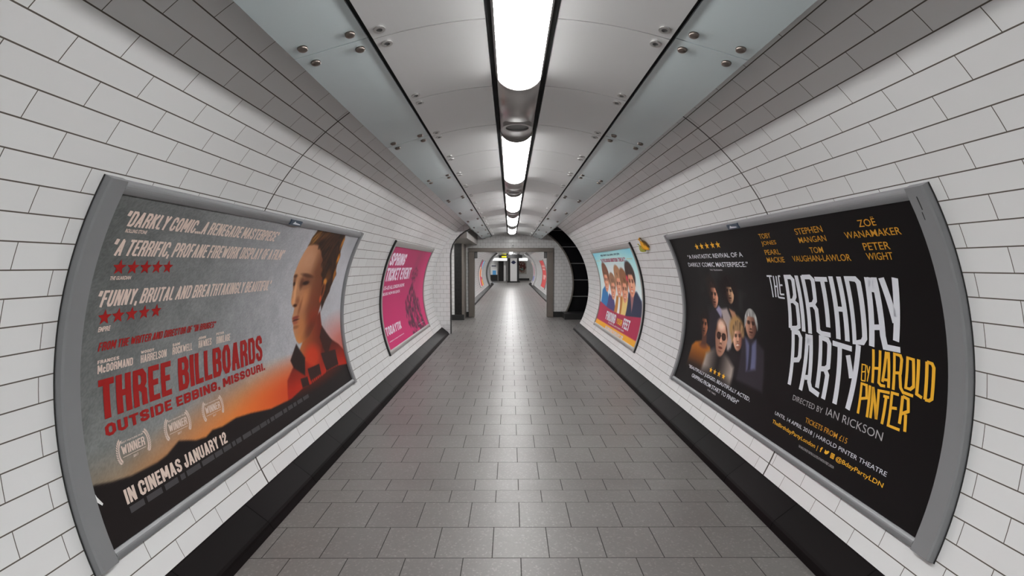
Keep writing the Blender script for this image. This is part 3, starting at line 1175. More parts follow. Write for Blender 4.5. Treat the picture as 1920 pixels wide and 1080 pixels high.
def vnoise(S, H, f):
    """smooth value noise"""
    g = _rng.rand(64, 64)
    x, y = S * f, H * f
    xi, yi = np.floor(x).astype(int), np.floor(y).astype(int)
    fx, fy = x - xi, y - yi
    fx, fy = fx * fx * (3 - 2 * fx), fy * fy * (3 - 2 * fy)
    G = lambda a, b: g[a % 64, b % 64]
    return (G(xi, yi) * (1 - fx) + G(xi + 1, yi) * fx) * (1 - fy) + (G(xi, yi + 1) * (1 - fx) + G(xi + 1, yi + 1) * fx) * fy


def paint_face(img, S, H, cx, cy, a, b, skin, dark, side, tilt=0.0, smile=False, specs=False):
    """a plain printed portrait head: lit side, eyes, nose, mouth"""
    c, s = math.cos(tilt), math.sin(tilt)
    x, y = (S - cx), (H - cy)
    x, y = (c * x + s * y) / a, (-s * x + c * y) / b
    d = np.sqrt(x ** 2 * (1 + 0.25 * np.clip(-y, 0, 1)) + y ** 2)
    m = np.clip((1 - d) / 0.10 + 0.5, 0, 1)
    t = np.clip(0.55 + side * x * 0.75 + 0.1 * y, 0, 1)
    img = mixc(img, m, gradc(t, dark, skin))
    e = lambda ex, ey, ra, rb, col, k=1.0, so=0.5: mixc(img, k * m * np.clip((1 - np.sqrt(((x - ex) / ra) ** 2 + ((y - ey) / rb) ** 2)) / so + 0.5, 0, 1), col)
    dk = np.asarray(dark, float) * 0.45
    img = e(-0.40, 0.12, 0.26, 0.12, dk, 0.75)
    img = e(0.38, 0.12, 0.26, 0.12, dk, 0.75)
    img = e(-0.40, 0.24, 0.30, 0.05, dk, 0.6)
    img = e(0.38, 0.24, 0.30, 0.05, dk, 0.6)
    img = e(-0.06 * side, -0.12, 0.10, 0.28, np.minimum(np.asarray(skin, float) * 1.12, 255), 0.7)
    img = e(-0.02, -0.30, 0.20, 0.06, dk, 0.55)
    img = e(0.0, -0.52, 0.34, 0.06, np.array(dark) * np.array([0.9, 0.55, 0.55]), 0.8)
    if smile:
        img = e(0.0, -0.55, 0.30, 0.05, (225, 215, 205), 0.8)
    img = e(0, -0.72, 0.30, 0.05, dk, 0.25)
    if specs:
        for ex in (-0.42, 0.40):
            img = e(ex, 0.10, 0.36, 0.20, (18, 14, 12), 0.9, 0.2)
            img = e(ex, 0.10, 0.27, 0.14, np.asarray(dark) * 0.7, 0.9, 0.25)
        img = e(0, 0.12, 0.12, 0.03, (18, 14, 12), 0.9, 0.3)
    return img


def hair_cap(img, S, H, cx, cy, a, b, col, line=0.55, out=1.10, tilt=0.0):
    c, s = math.cos(tilt), math.sin(tilt)
    x, y = (S - cx), (H - cy)
    x, y = (c * x + s * y) / a, (-s * x + c * y) / b
    inside = np.clip((out - np.sqrt(x ** 2 + y ** 2)) / 0.08 + 0.5, 0, 1)
    above = np.clip((y - (line - 0.75 * np.clip(np.abs(x) - 0.55, 0, 1) * 2.2)) / 0.12 + 0.5, 0, 1)
    st = vnoise(S * 2, H * 0.6, 40)
    return mixc(img, inside * above, gradc(st, np.asarray(col, float) * 0.65, np.minimum(np.asarray(col, float) * 1.25, 255)))


def paint_left(S, H):
    n = vnoise(S, H, 9) * 0.5 + vnoise(S, H, 31) * 0.3 + vnoise(S + 9, H, 80) * 0.2
    base = gradc((S - 0.2) / 1.7, (86, 88, 87), (148, 148, 152))
    low = np.clip((0.95 - H) / 0.7, 0, 1)
    base = base * (1 + 0.22 * (low * np.clip(1.4 - S, 0, 1))[..., None])
    img = base + (n - 0.5)[..., None] * 24 + (_rng.rand(*S.shape) - 0.5)[..., None] * 14
    img = mixc(img, np.clip((S - 2.5) / 0.5, 0, 1) * 0.7, (166, 166, 172))
    img = mixc(img, np.clip((H - 1.2) / 0.4, 0, 1) * np.clip((S - 2.4) / 0.5, 0, 1) * 0.5, (110, 112, 114))
    # evening glow over the hills
    gl = np.clip((0.46 - H) / 0.22, 0, 1) ** 1.6
    img = mixc(img, gl * 0.85, gradc((S - 0.1) / 1.3, (132, 104, 74), (186, 100, 36)))
    hot = ell(S, H, 1.50, 0.25, 0.75, 0.17, 1.4)
    img = mixc(img, hot * 0.85, (204, 108, 42))
    hot = ell(S, H, 1.95, 0.24, 0.55, 0.17, 1.3)
    img = mixc(img, hot * 0.85, (172, 56, 30))
    rg = ell(S, H, 2.98, 0.42, 0.42, 0.22, 1.3)
    img = mixc(img, rg * 0.65, (170, 66, 52))
    # coat and shoulders
    coat = poly(S, H, [(2.03, .575), (1.905, .467), (1.93, .41), (1.80, .33), (1.72, .15), (3.12, .15), (3.11, .30), (2.93, .43), (2.70, .53),
                       (2.56, .66), (2.52, .52), (2.3, .40), (2.12, .44)], 0.02)
    cc = gradc((H - 0.25) / 0.3, (150, 36, 22), (48, 24, 22))
    img = mixc(img, coat, cc)
    # neck
    nk = poly(S, H, [(2.2, .62), (2.52, .8), (2.57, .62), (2.52, .45), (2.34, .33), (2.14, .42), (2.08, .52)], 0.02)
    img = mixc(img, nk, gradc((S - 2.1) / 0.4, (150, 84, 46), (96, 34, 22)))
    img = mixc(img, ell(S, H, 2.3, 0.42, 0.16, 0.10, 0.8) * 0.8, (176, 48, 26))
    img = mixc(img, poly(S, H, [(2.03, .575), (1.905, .467), (1.94, .40), (2.10, .30), (2.16, .44)], 0.02), (36, 26, 24))
    img = mixc(img, poly(S, H, [(2.56, .66), (2.50, .56), (2.60, .36), (2.78, .49)], 0.02), (50, 26, 22))
    # head in profile, looking left
    face = [(1.985, 1.40), (1.945, 1.33), (1.912, 1.25), (1.893, 1.18), (1.886, 1.135), (1.90, 1.09), (1.920, 1.03), (1.918, .96), (1.925, .92), (1.95, .893), (1.992, .876),
            (1.982, .84), (1.962, .80), (1.966, .77), (1.985, .74), (1.985, .70), (2.005, .655), (2.04, .60), (2.079, .574), (2.17, .575), (2.30, .61), (2.43, .70),
            (2.53, .88), (2.50, 1.15), (2.40, 1.33), (2.2, 1.45), (2.05, 1.46)]
    fm = poly(S, H, face, 0.016)
    fc = gradc((S - 1.93) / 0.55, (166, 120, 88), (92, 50, 30))
    img = mixc(img, fm, fc)
    blot = lambda x, y, a, b, col, k, so=0.9, rot=0.0: mixc(img, fm * ell(S, H, x, y, a, b, so, rot) * k, col)
    img = blot(2.10, 1.27, .15, .11, (176, 132, 104), .6, 1.1)
    img = blot(2.33, 1.20, .10, .18, (84, 46, 28), .45, 1.2)
    img = blot(2.16, .94, .10, .08, (178, 118, 78), .6, 1.1, .5)
    img = blot(2.14, .70, .10, .10, (170, 102, 54), .5, 1.2)
    img = blot(2.38, .84, .14, .20, (100, 44, 26), .65, 1.2, -.3)
    img = blot(2.42, .74, .14, .08, (120, 34, 20), .55, 1.2)
    img = blot(2.30, .66, .16, .05, (74, 30, 20), .45, 1.2, .5)
    # brows, sockets, eyes
    img = blot(2.13, 1.085, .105, .05, (84, 48, 32), .7, 1.1)
    img = blot(1.925, 1.085, .035, .05, (84, 48, 32), .7, 1.1)
    img = blot(2.135, 1.135, .11, .016, (60, 34, 24), .75, .9, -.12)
    img = blot(1.92, 1.135, .035, .014, (60, 34, 24), .7, .9)
    img = blot(2.135, 1.072, .060, .016, (36, 22, 18), .9, .8, .05)
    img = blot(1.925, 1.072, .022, .015, (36, 22, 18), .9, .8)
    img = blot(2.14, 1.035, .075, .012, (140, 92, 64), .5, 1.0, .1)
    img = blot(2.055, 1.07, .03, .045, (70, 40, 28), .6, 1.1)
    # nose
    img = blot(1.965, 1.01, .020, .10, (192, 140, 100), .75, 1.0, .12)
    img = blot(1.950, .93, .024, .028, (190, 130, 86), .7, 1.0)
    img = blot(2.035, .925, .035, .035, (104, 58, 36), .6, 1.1)
    img = blot(1.995, .893, .035, .013, (52, 26, 18), .85, .9)
    img = blot(2.09, .87, .020, .07, (96, 52, 32), .5, 1.2, -.4)
    # mouth and chin
    img = blot(2.02, .792, .062, .014, (110, 48, 40), .9, .8, .05)
    img = blot(2.025, .772, .062, .008, (58, 24, 22), .9, .8, .05)
    img = blot(2.02, .752, .050, .014, (132, 66, 50), .8, .9)
    img = blot(2.03, .715, .050, .014, (96, 50, 30), .5, 1.0)
    img = mixc(img, fm * np.clip((0.665 - H) / 0.09, 0, 1) * np.clip((2.25 - S) / 0.15, 0, 1) * 0.6, (188, 112, 44))
    # hair drawn back from the forehead into a loose knot
    hair = [(1.97, 1.385), (1.985, 1.46), (2.04, 1.56), (2.60, 1.56), (2.70, 1.49), (2.715, 1.38), (2.755, 1.30), (2.735, 1.22), (2.78, 1.12), (2.73, 1.04), (2.70, .97),
            (2.61, .88), (2.54, .80), (2.52, .90), (2.50, 1.02), (2.47, 1.10), (2.42, 1.16), (2.36, 1.26), (2.28, 1.34), (2.16, 1.395), (2.06, 1.40)]
    wob = (vnoise(S, H, 22) - 0.5) * 0.03
    hm = poly(S + wob, H + wob * 0.6, hair, 0.02)
    curl = vnoise(S + wob * 2, H + 0.25 * np.sin(S * 14), 26)
    flow = vnoise((S - H * 0.9) * 1.6, (S + H) * 0.35, 22)
    hc = gradc(np.where(S > 2.42, curl, flow) * 1.1 - 0.1, (32, 19, 14), (64, 37, 20))
    img = mixc(img, hm, hc)
    hl_ = lambda x, y, a, b, col, k, rot=0.0: mixc(img, hm * ell(S, H, x, y, a, b, 1.1, rot) * k * (0.5 + 0.7 * flow), col)
    img = hl_(2.05, 1.455, .09, .05, (150, 104, 48), .7, .7)
    img = hl_(2.22, 1.49, .10, .035, (104, 66, 32), .5, .3)
    img = hl_(2.69, 1.45, .035, .06, (186, 118, 40), .9)
    img = hl_(2.725, 1.29, .03, .05, (186, 118, 40), .9)
    img = hl_(2.75, 1.13, .03, .06, (176, 108, 36), .9)
    img = hl_(2.60, 1.12, .05, .05, (118, 70, 28), .6)
    # ear
    img = mixc(img, ell(S, H, 2.535, 1.0, .045, .10, .5, -.2), (112, 60, 32))
    img = mixc(img, ell(S, H, 2.55, 1.07, .04, .025, .8, -.3), (172, 112, 50))
    img = mixc(img, ell(S, H, 2.525, .99, .02, .05, .9, -.2), (60, 28, 18))
    img = mixc(img, ell(S, H, 2.50, .91, .022, .03, .8), (166, 66, 36))
    # hills
    hp = [(0.0, .30), (0.106, .312), (0.187, .289), (0.285, .271), (0.437, .267), (0.503, .276), (0.6, .312), (0.66, .292), (0.72, .269), (0.80, .258), (0.862, .276),
          (0.95, .265), (1.091, .271), (1.25, .250), (1.49, .205), (1.789, .190), (2.0, .215), (2.168, .212), (2.4, .225), (2.556, .24), (2.8, .235), (3.12, .19), (3.12, -.1), (0, -.1)]
    hl = poly(S, H, hp, 0.012)
    img = mixc(img, hl, gradc(ell(S, H, 2.3, 0.24, 0.5, 0.06, 1.5), (26, 22, 22), (74, 26, 18)))
    # three dark boards
    for q in ([(2.483, .418), (2.829, .392), (2.824, .245), (2.525, .245)], [(2.167, .343), (2.41, .336), (2.405, .246), (2.173, .238)],
              [(2.009, .294), (2.136, .284), (2.134, .212), (2.007, .219)]):
        img = mixc(img, poly(S, H, q, 0.01), (44, 26, 24))
        for u in np.linspace(0.1, 0.9, 6):
            x = q[0][0] * (1 - u) + q[1][0] * u
            img = mixc(img, poly(S, H, [(x - .006, .20), (x + .006, .20), (x + .006, q[2][1]), (x - .006, q[2][1])], 0.01), (60, 24, 18))
    return img


def paint_right(S, H):
    img = np.ones(S.shape + (3,)) * np.array([13, 11, 11.5])
    img = mixc(img, ell(S, H, 1.0, 0.95, 0.45, 0.35, 1.6) * 0.35, (52, 54, 54))
    img = mixc(img, np.clip((vnoise(S, H, 11) - 0.45) * 2, 0, 1) * ell(S, H, 1.0, 0.95, 0.4, 0.28, 1.2) * 0.35, (70, 72, 70))
    # far man
    img = mixc(img, poly(S, H, [(0.62, .78), (0.80, .84), (0.98, .80), (1.02, .3), (0.55, .3)], 0.04), (34, 30, 36))
    img = mixc(img, poly(S, H, [(0.80, .83), (0.90, .76), (0.93, .83), (0.86, .87)], 0.02), (128, 124, 150))
    img = mixc(img, ell(S, H, 0.75, 1.03, 0.11, 0.12, 0.4), (30, 24, 22))
    img = paint_face(img, S, H, 0.78, 0.955, 0.085, 0.115, (190, 134, 108), (40, 24, 20), 1)
    img = hair_cap(img, S, H, 0.78, 0.955, 0.085, 0.115, (40, 28, 24), 0.62)
    # far woman, dark hair and white blouse
    img = mixc(img, ell(S, H, 1.08, 1.02, 0.17, 0.14, 0.5), (22, 17, 17))
    img = mixc(img, poly(S, H, [(1.06, .86), (1.16, .84), (1.22, .76), (1.14, .74)], 0.02), (150, 108, 86))
    img = mixc(img, poly(S, H, [(0.90, .84), (1.02, .86), (1.14, .72), (1.10, .50), (1.04, .5)], 0.03), (146, 134, 132))
    img = paint_face(img, S, H, 1.10, 1.005, 0.078, 0.10, (184, 146, 114), (40, 24, 22), 1)
    img = hair_cap(img, S, H, 1.10, 1.005, 0.078, 0.10, (24, 18, 18), 0.42, 1.35)
    # woman at the left in an orange top
    img = mixc(img, poly(S, H, [(0.28, .42), (0.36, .47), (0.52, .50), (0.70, .47), (0.76, .40), (0.76, .2), (0.24, .2)], 0.03), gradc((H - 0.25) / 0.2, (62, 36, 20), (150, 88, 26)))
    img = mixc(img, ell(S, H, 0.55, 0.46, 0.10, 0.03, 0.8), (104, 60, 36))
    img = mixc(img, poly(S, H, [(0.50, .56), (0.60, .58), (0.61, .47), (0.50, .46)], 0.03), (74, 46, 36))
    img = mixc(img, ell(S, H, 0.52, 0.72, 0.12, 0.12, 0.5), (20, 17, 17))
    img = paint_face(img, S, H, 0.53, 0.655, 0.085, 0.11, (150, 94, 68), (28, 18, 16), 0.9)
    img = hair_cap(img, S, H, 0.53, 0.655, 0.085, 0.11, (24, 18, 17), 0.55, 1.2)
    # blonde woman
    img = mixc(img, ell(S, H, 1.18, 0.70, 0.125, 0.11, 0.35), (150, 116, 74))
    img = mixc(img, ell(S, H, 1.25, 0.70, 0.045, 0.06, 0.7), (88, 60, 36))
    img = mixc(img, poly(S, H, [(1.08, .52), (1.32, .50), (1.36, .3), (1.06, .3)], 0.03), (26, 22, 24))
    img = paint_face(img, S, H, 1.21, 0.635, 0.085, 0.11, (206, 160, 134), (104, 62, 50), -0.8, 0.12, smile=True)
    img = hair_cap(img, S, H, 1.21, 0.635, 0.085, 0.11, (140, 110, 78), 0.50, 1.30, 0.12)
    # grey haired man in a blue shirt
    img = mixc(img, poly(S, H, [(1.28, .64), (1.38, .67), (1.50, .66), (1.62, .60), (1.68, .3), (1.28, .3)], 0.03), (40, 36, 42))
    img = mixc(img, poly(S, H, [(1.33, .66), (1.42, .60), (1.50, .66), (1.53, .44), (1.40, .40)], 0.03), (84, 86, 112))
    img = mixc(img, poly(S, H, [(1.40, .62), (1.44, .62), (1.46, .42), (1.42, .40)], 0.02), (40, 38, 50))
    img = paint_face(img, S, H, 1.42, 0.765, 0.088, 0.11, (176, 132, 110), (60, 36, 30), -0.7)
    img = hair_cap(img, S, H, 1.42, 0.765, 0.088, 0.11, (152, 152, 150), 0.58, 1.16)
    # near man in glasses, pale jacket
    img = mixc(img, poly(S, H, [(0.64, .40), (0.80, .48), (1.04, .46), (1.20, .38), (1.22, .2), (0.60, .2)], 0.05), gradc(np.abs(S - 0.91) / 0.28, (20, 16, 16), (150, 138, 130)))
    img = paint_face(img, S, H, 0.91, 0.585, 0.118, 0.165, (206, 158, 132), (84, 52, 42), 0.25, specs=True)
    img = hair_cap(img, S, H, 0.91, 0.585, 0.118, 0.165, (96, 66, 50), 0.74, 1.06)
    img = mixc(img, ell(S, H, 0.90, 0.70, 0.07, 0.05, 1.0) * 0.8, (226, 190, 170))
    fade = np.clip((0.30 - H) / 0.12, 0, 1)
    img = mixc(img, fade, (13, 11, 11.5))
    return img


def paint_pink(S, H):
    img = gradc((H - 0.2) / 1.3, (176, 42, 96), (150, 46, 86))
    img = mixc(img, np.clip((S - 2.55) / 0.5, 0, 1) * 0.5, (192, 56, 108))
    n = vnoise(S, H * 1.0, 16)
    n2 = vnoise(S + 5, H, 30)
    f1 = poly(S, H, [(1.75, .02), (1.62, .35), (1.66, .62), (1.95, .78), (2.12, .92), (2.3, .93), (2.4, .76), (2.62, .55), (2.95, .10), (2.9, .02)], 0.06)
    img = mixc(img, f1 * np.clip(0.15 + (n - 0.35) * 1.9, 0, 0.9), (66, 36, 52))
    for cx, w_ in ((1.95, .10), (2.35, .09), (2.70, .11)):
        leg = poly(S, H, [(cx - w_, .62), (cx + w_, .60), (cx + .26, .02), (cx + .26 - 2 * w_, .02)], 0.05)
        img = mixc(img, leg * np.clip(0.35 + (n2 - 0.4) * 1.4, 0.1, 0.85), (60, 34, 48))
    hd = ell(S, H, 2.25, 1.06, 0.26, 0.13, 0.5)
    img = mixc(img, hd * np.clip((n2 - 0.35) * 2.2, 0, 0.8), (78, 40, 58))
    img = mixc(img, ell(S, H, 2.2, 1.28, 0.18, 0.22, 1.2) * 0.35, (120, 52, 78))
    return img


def paint_blue(S, H):
    img = gradc((H - 0.5) / 0.95, (212, 226, 232), (122, 188, 216))
    img = mixc(img, ell(S, H, 1.65, 1.0, 1.3, 0.45, 1.0) * 0.6, (226, 232, 232))
    # jackets
    img = mixc(img, poly(S, H, [(0.10, .40), (0.22, .74), (0.60, .86), (0.85, .6), (0.9, .40)], 0.04), (44, 104, 156))
    img = mixc(img, poly(S, H, [(0.70, .40), (0.85, .70), (1.25, .66), (1.55, .40)], 0.04), (66, 58, 104))
    img = mixc(img, poly(S, H, [(1.38, .36), (1.48, .70), (1.95, .72), (2.05, .36)], 0.04), (168, 112, 52))
    img = mixc(img, poly(S, H, [(1.62, .36), (1.66, .75), (1.76, .75), (1.80, .36)], 0.02), (226, 220, 214))
    img = mixc(img, poly(S, H, [(1.90, .36), (1.95, .72), (2.35, .72), (2.42, .36)], 0.04), (222, 178, 112))
    img = mixc(img, poly(S, H, [(2.20, .36), (2.34, .80), (2.86, .84), (3.10, .72), (3.22, .40)], 0.04), (40, 44, 66))
    img = mixc(img, poly(S, H, [(2.44, .80), (2.56, .50), (2.70, .82)], 0.03), (140, 96, 96))
    hair = [(0.72, 1.06, .29, .24, (112, 72, 52)), (1.22, .92, .27, .19, (140, 104, 78)), (1.74, 1.03, .28, .22, (158, 116, 84)), (2.11, .98, .27, .22, (128, 86, 58)), (2.60, 1.09, .28, .22, (58, 42, 38))]
    for cx, cy, a, b, c in hair:
        img = mixc(img, ell(S, H, cx, cy, a, b, 0.2), c)
    for (cx, cy, a, b), sm in zip(((0.68, .93, .21, .21), (1.24, .80, .21, .19), (1.72, .89, .20, .21), (2.12, .82, .20, .20), (2.59, .96, .22, .22)), (1, 1, 1, 1, 1)):
        img = paint_face(img, S, H, cx, cy, a, b, (228, 168, 138), (170, 104, 80), 0.4, smile=True)
    for (cx, cy, a, b), (_, _, _, _, c) in zip(((0.68, .93, .21, .21), (1.24, .80, .21, .19), (1.72, .89, .20, .21), (2.12, .82, .20, .20), (2.59, .96, .22, .22)), hair):
        img = hair_cap(img, S, H, cx, cy, a, b, c, 0.6, 1.08)
    img = mixc(img, ell(S, H, 2.36, 1.03, 0.05, 0.05, 0.6), (196, 50, 80))
    img = mixc(img, poly(S, H, [(-.1, .50), (0.2, .485), (0.8, .43), (1.42, .405), (1.9, .408), (2.33, .424), (2.8, .46), (3.4, .51), (3.4, -.1), (-.1, -.1)], 0.015), (150, 38, 68))
    img = mixc(img, poly(S, H, [(-.1, .132), (3.4, .142), (3.4, -.1), (-.1, -.1)], 0.01), (218, 146, 42))
    return img


def paint_far_left(S, H):
    img = np.ones(S.shape + (3,)) * np.array([214, 206, 204.0])
    img = mixc(img, poly(S, H, [(0, 1.15), (1.6, 1.15), (1.6, 1.6), (0, 1.6)], 0.03), (170, 60, 100))
    img = mixc(img, poly(S, H, [(1.6, 1.0), (3.2, 1.0), (3.2, 1.6), (1.6, 1.6)], 0.03), (130, 176, 210))
    img = mixc(img, ell(S, H, 1.6, 0.8, 0.7, 0.4, 0.4), (206, 120, 66))
    img = mixc(img, poly(S, H, [(0.6, 0), (3.2, 0), (3.2, .5), (1.2, .62)], 0.05), (184, 60, 90))
    img = mixc(img, ell(S, H, 2.7, 0.2, 0.7, 0.22, 0.5), (230, 150, 40))
    return img


def paint_far_red(S, H):
    img = np.ones(S.shape + (3,)) * np.array([190, 62, 62.0])
    for h, a, b in ((1.15, .5, 2.6), (.98, .5, 2.3), (.6, .6, 2.5), (.48, .6, 2.0)):
        img = mixc(img, poly(S, H, [(a, h), (b, h), (b, h + .10), (a, h + .10)], 0.02) * (0.4 + 0.6 * (vnoise(S, H, 40) > 0.4)), (226, 180, 176))
    return img


def paint_far_purple(S, H):
    img = np.ones(S.shape + (3,)) * np.array([184, 180, 184.0])
    img = mixc(img, ell(S, H, 1.6, 0.9, 0.9, 0.5, 0.6), (160, 84, 96))
    img = mixc(img, poly(S, H, [(0, 0), (3.2, 0), (3.2, .45), (0, .40)], 0.05), (110, 112, 160))
    img = mixc(img, ell(S, H, 1.6, 1.4, 0.8, 0.12, 0.6), (190, 140, 80))
    return img


def framed(side, y_ref, s0, s1, label, fn, res, fm, group=None, stile=0.06, stile_near=None, top=0.058, bot=0.05, badge=True, depth=0.032, H0=-0.015, H1=1.588, edge_shade=0.004):
    W = Wallspace(side, y_ref)
    t = thing('framed_poster', W.p((s0 + s1) / 2, 0.8, 0.0), label, 'framed poster', group)
    ks = depth
    a_st = (stile_near or stile) if side == 'L' else stile      # reader's left
    b_st = stile if side == 'L' else (stile_near or stile)
    for q0, q1 in ((s0, s0 + a_st), (s1 - b_st, s1)):
        fixn(build('frame_stile', *curved_bar(W, q0, q1, H0, H1, 0.0, ks), fm, t))
    for q0, q1 in ((H1 - top, H1 - 0.004), (H0 + 0.006, H0 + bot)):
        fixn(build('frame_rail', *rail_bar(W, s0 + a_st + 0.001, s1 - b_st - 0.001, q0, q1, 0.0, ks * 0.86), fm, t))
    # black side strips: painted shadow edge, and the farther frames' black edge
    e = 0.003
    for q0, q1 in ((s0 - e, s0 - 0.0005), (s1 + 0.0005, s1 + e)):
        fixn(build('frame_edge_shade', *curved_bar(W, q0, q1, H0, H1, 0.0, edge_shade, 0.0008), M['frame_edge'], t))
    sheet(W, t, s0 + a_st - 0.02, s1 - b_st + 0.02, H0 + 0.02, H1 - 0.02, res[0], res[1], fn)
    if badge:
        sb = badge
        fixn(build('frame_badge', *curved_bar(W, sb, sb + 0.165, H1 - 0.052, H1 - 0.012, 0.01, ks + 0.003, 0.001), M['badge'], t))
        b = t.children[-1]
        b['_o'] = t['_o']
        bend('badge_mark', W, b, [([(sb + .03, H1 - .043), (sb + .055, H1 - .02), (sb + .07, H1 - .03), (sb + .14, H1 - .036), (sb + .145, H1 - .043)], [(0, 4, 3, 2, 1)])], M['white'], k=ks + 0.0038)
    return W, t


def lettering(W, t, name, rows, m, bold=0.0, shear=0.0, space=1.0, fat=0.0):
    """one child mesh per printed line"""
    for body, q0, q1, h0, h1 in rows:
        pcs = []
        nl = 1 if not fat else max(2, int(math.ceil(fat / 0.004)))
        for i in range(nl):
            d = 0 if nl == 1 else -fat + 2 * fat * i / (nl - 1)
            V, F = text_piece(body, q0 + fat, q1 - fat, h0, h1, bold, shear, space)
            pcs.append(([(a + d, b) for a, b in V], F, 0.00012 * i))
        bend(name, W, t, pcs, m)


# ---- large poster on the left wall
W, t = framed('L', 1.81, 0.0, 3.09, 'large grey-framed poster on the left wall with red title and a woman in profile', paint_left, (460, 236), M['frame'],
              stile=0.055, stile_near=0.082, badge=1.485)
block(W, t, 'quote_lettering', [('“DARKLY COMIC...A RENEGADE MASTERPIECE”', .155, 1.455, 1.394, 1.464)], M['cream'], slant=0.2, weight=0.37)
block(W, t, 'quote_lettering', [('“A TERRIFIC, PROFANE FIREWORK DISPLAY OF A FILM”', .142, 1.632, 1.264, 1.338)], M['cream'], slant=0.2, weight=0.37)
block(W, t, 'quote_lettering', [('“FUNNY, BRUTAL AND BREATHTAKINGLY BEAUTIFUL”', .132, 1.562, 1.042, 1.113)], M['cream'], slant=0.2, weight=0.37)
lettering(W, t, 'source_lettering', [('ROLLING STONE', .186, .304, 1.367, 1.384), ('THE GUARDIAN', .182, .292, 1.157, 1.174), ('EMPIRE', .167, .229, .935, .957)], M['cream'], 0.03, 0.2)
for cx, cy in ((.216, 1.212), (.289, 1.212), (.361, 1.212), (.431, 1.213), (.501, 1.213), (.192, .996), (.262, .996), (.335, .996), (.409, .996), (.484, .996)):
    bend('rating_star', W, t, [star_piece(cx, cy, 0.036, 1.0)], M['redink'])
block(W, t, 'byline_lettering', [('FROM THE WRITER AND DIRECTOR OF "IN BRUGES"', .174, .976, .852, .889)], M['redink'], slant=0.2, weight=0.36)
block(W, t, 'name_lettering', [('FRANCES', .176, .287, .798, .813), ('McDORMAND', .177, .365, .756, .792), ('WOODY', .411, .494, .798, .812), ('HARRELSON', .411, .579, .754, .792),
                               ('SAM', .620, .675, .797, .812), ('ROCKWELL', .621, .773, .754, .793), ('JOHN', .822, .888, .801, .815), ('HAWKES', .826, .940, .754, .795),
                               ('PETER', .983, 1.057, .802, .816), ('DINKLAGE', .986, 1.125, .750, .793)], M['cream'], weight=0.36)
block(W, t, 'title_lettering', [('THREE BILLBOARDS', .180, 1.502, .555, .728)], M['redink'], weight=0.40, gap=0.12, space=0.5)
block(W, t, 'title_lettering', [('OUTSIDE EBBING, MISSOURI.', .196, 1.515, .480, .532)], M['redink'], weight=0.35, gap=0.15, space=0.45, wmax=0.23)


def laurel(cx, cy, hw, hh):
    out = []
    for sg in (-1, 1):
        for i in range(13):
            a = -1.15 + 2.3 * i / 12
            px, py = cx + sg * hw * (0.72 + 0.28 * math.cos(a)), cy + hh * math.sin(a) * 1.08
            an = (PI / 2 + a * 0.6) if sg > 0 else (PI / 2 - a * 0.6)
            for tw in (0.7, -0.7):
                d = Vector((math.cos(an + tw), math.sin(an + tw)))
                nn = Vector((-d.y, d.x)) * 0.0035
                p = Vector((px, py))
                q = p + d * 0.017
                out.append(([tuple(p), tuple(p + d * 0.008 + nn), tuple(q), tuple(p + d * 0.008 - nn)], [(0, 3, 2, 1)]))
    return out


for cx, w0, w1 in ((.328, .260, .392), (.615, .550, .683), (.906, .838, .972)):
    pcs = laurel(cx, .386, .088, .048)
    pcs += block_text('WINNER', w0, w1, .373, .414, weight=0.34)
    pcs.append(text_piece('BEST FEATURE FILM', w0 + .004, w1 - .004, .424, .431, 0.02))
    pcs.append(text_piece('2017', cx - .014, cx + .016, .343, .354, 0.02))
    pcs.append(rect_piece(w0, w1, .362, .3645))
    bend('award_laurel', W, t, pcs, M['cream'])
block(W, t, 'release_lettering', [('IN CINEMAS JANUARY 12', .221, .957, .166, .232)], M['cream'], weight=0.37)
random.seed(5)
pcs = []
x = .225
while x < 2.06:
    wd = random.uniform(.03, .11)
    pcs.append(rect_piece(x, min(x + wd, 2.06), .124, .153))
    x += wd + random.uniform(.008, .02)
bend('small_print', W, t, pcs, M['greyink'])
bend('torn_corner', W, t, [([(.088, .300), (.092, .246), (.112, .220), (.118, .226), (.100, .262)], [(0, 1, 2, 3, 4)])], M['tornwhite'])

# ---- large poster on the right wall
W, t = framed('R', 5.09, 0.0, 3.19, 'large grey-framed black poster on the right wall with tall white and amber title', paint_right, (480, 236), M['frame'],
              stile=0.055, stile_near=0.088, badge=1.475)
lettering(W, t, 'quote_lettering', [('“A FANTASTIC REVIVAL OF A', .374, 1.486, 1.303, 1.343), ('DARKLY COMIC MASTERPIECE.”', .325, 1.524, 1.222, 1.264),
                                    ('“BEAUTIFULLY JUDGED, BEAUTIFULLY ACTED,', .325, 1.557, .186, .226), ('GRIPPING FROM START TO FINISH”', .460, 1.415, .126, .162)], M['white'], 0.012)
lettering(W, t, 'source_lettering', [('THE TELEGRAPH', .806, 1.057, 1.186, 1.201), ('THE TIMES', .858, 1.033, .094, .108)], M['softwhite'], 0.01)
for cx in (.690, .800, .915, 1.030, 1.135):
    bend('rating_star', W, t, [star_piece(cx, 1.418, 0.034, 1.35)], M['yellow'])
for cx in (.815, .898, .983, 1.070):
    bend('rating_star', W, t, [star_piece(cx, .276, 0.028, 1.25)], M['yellow'])
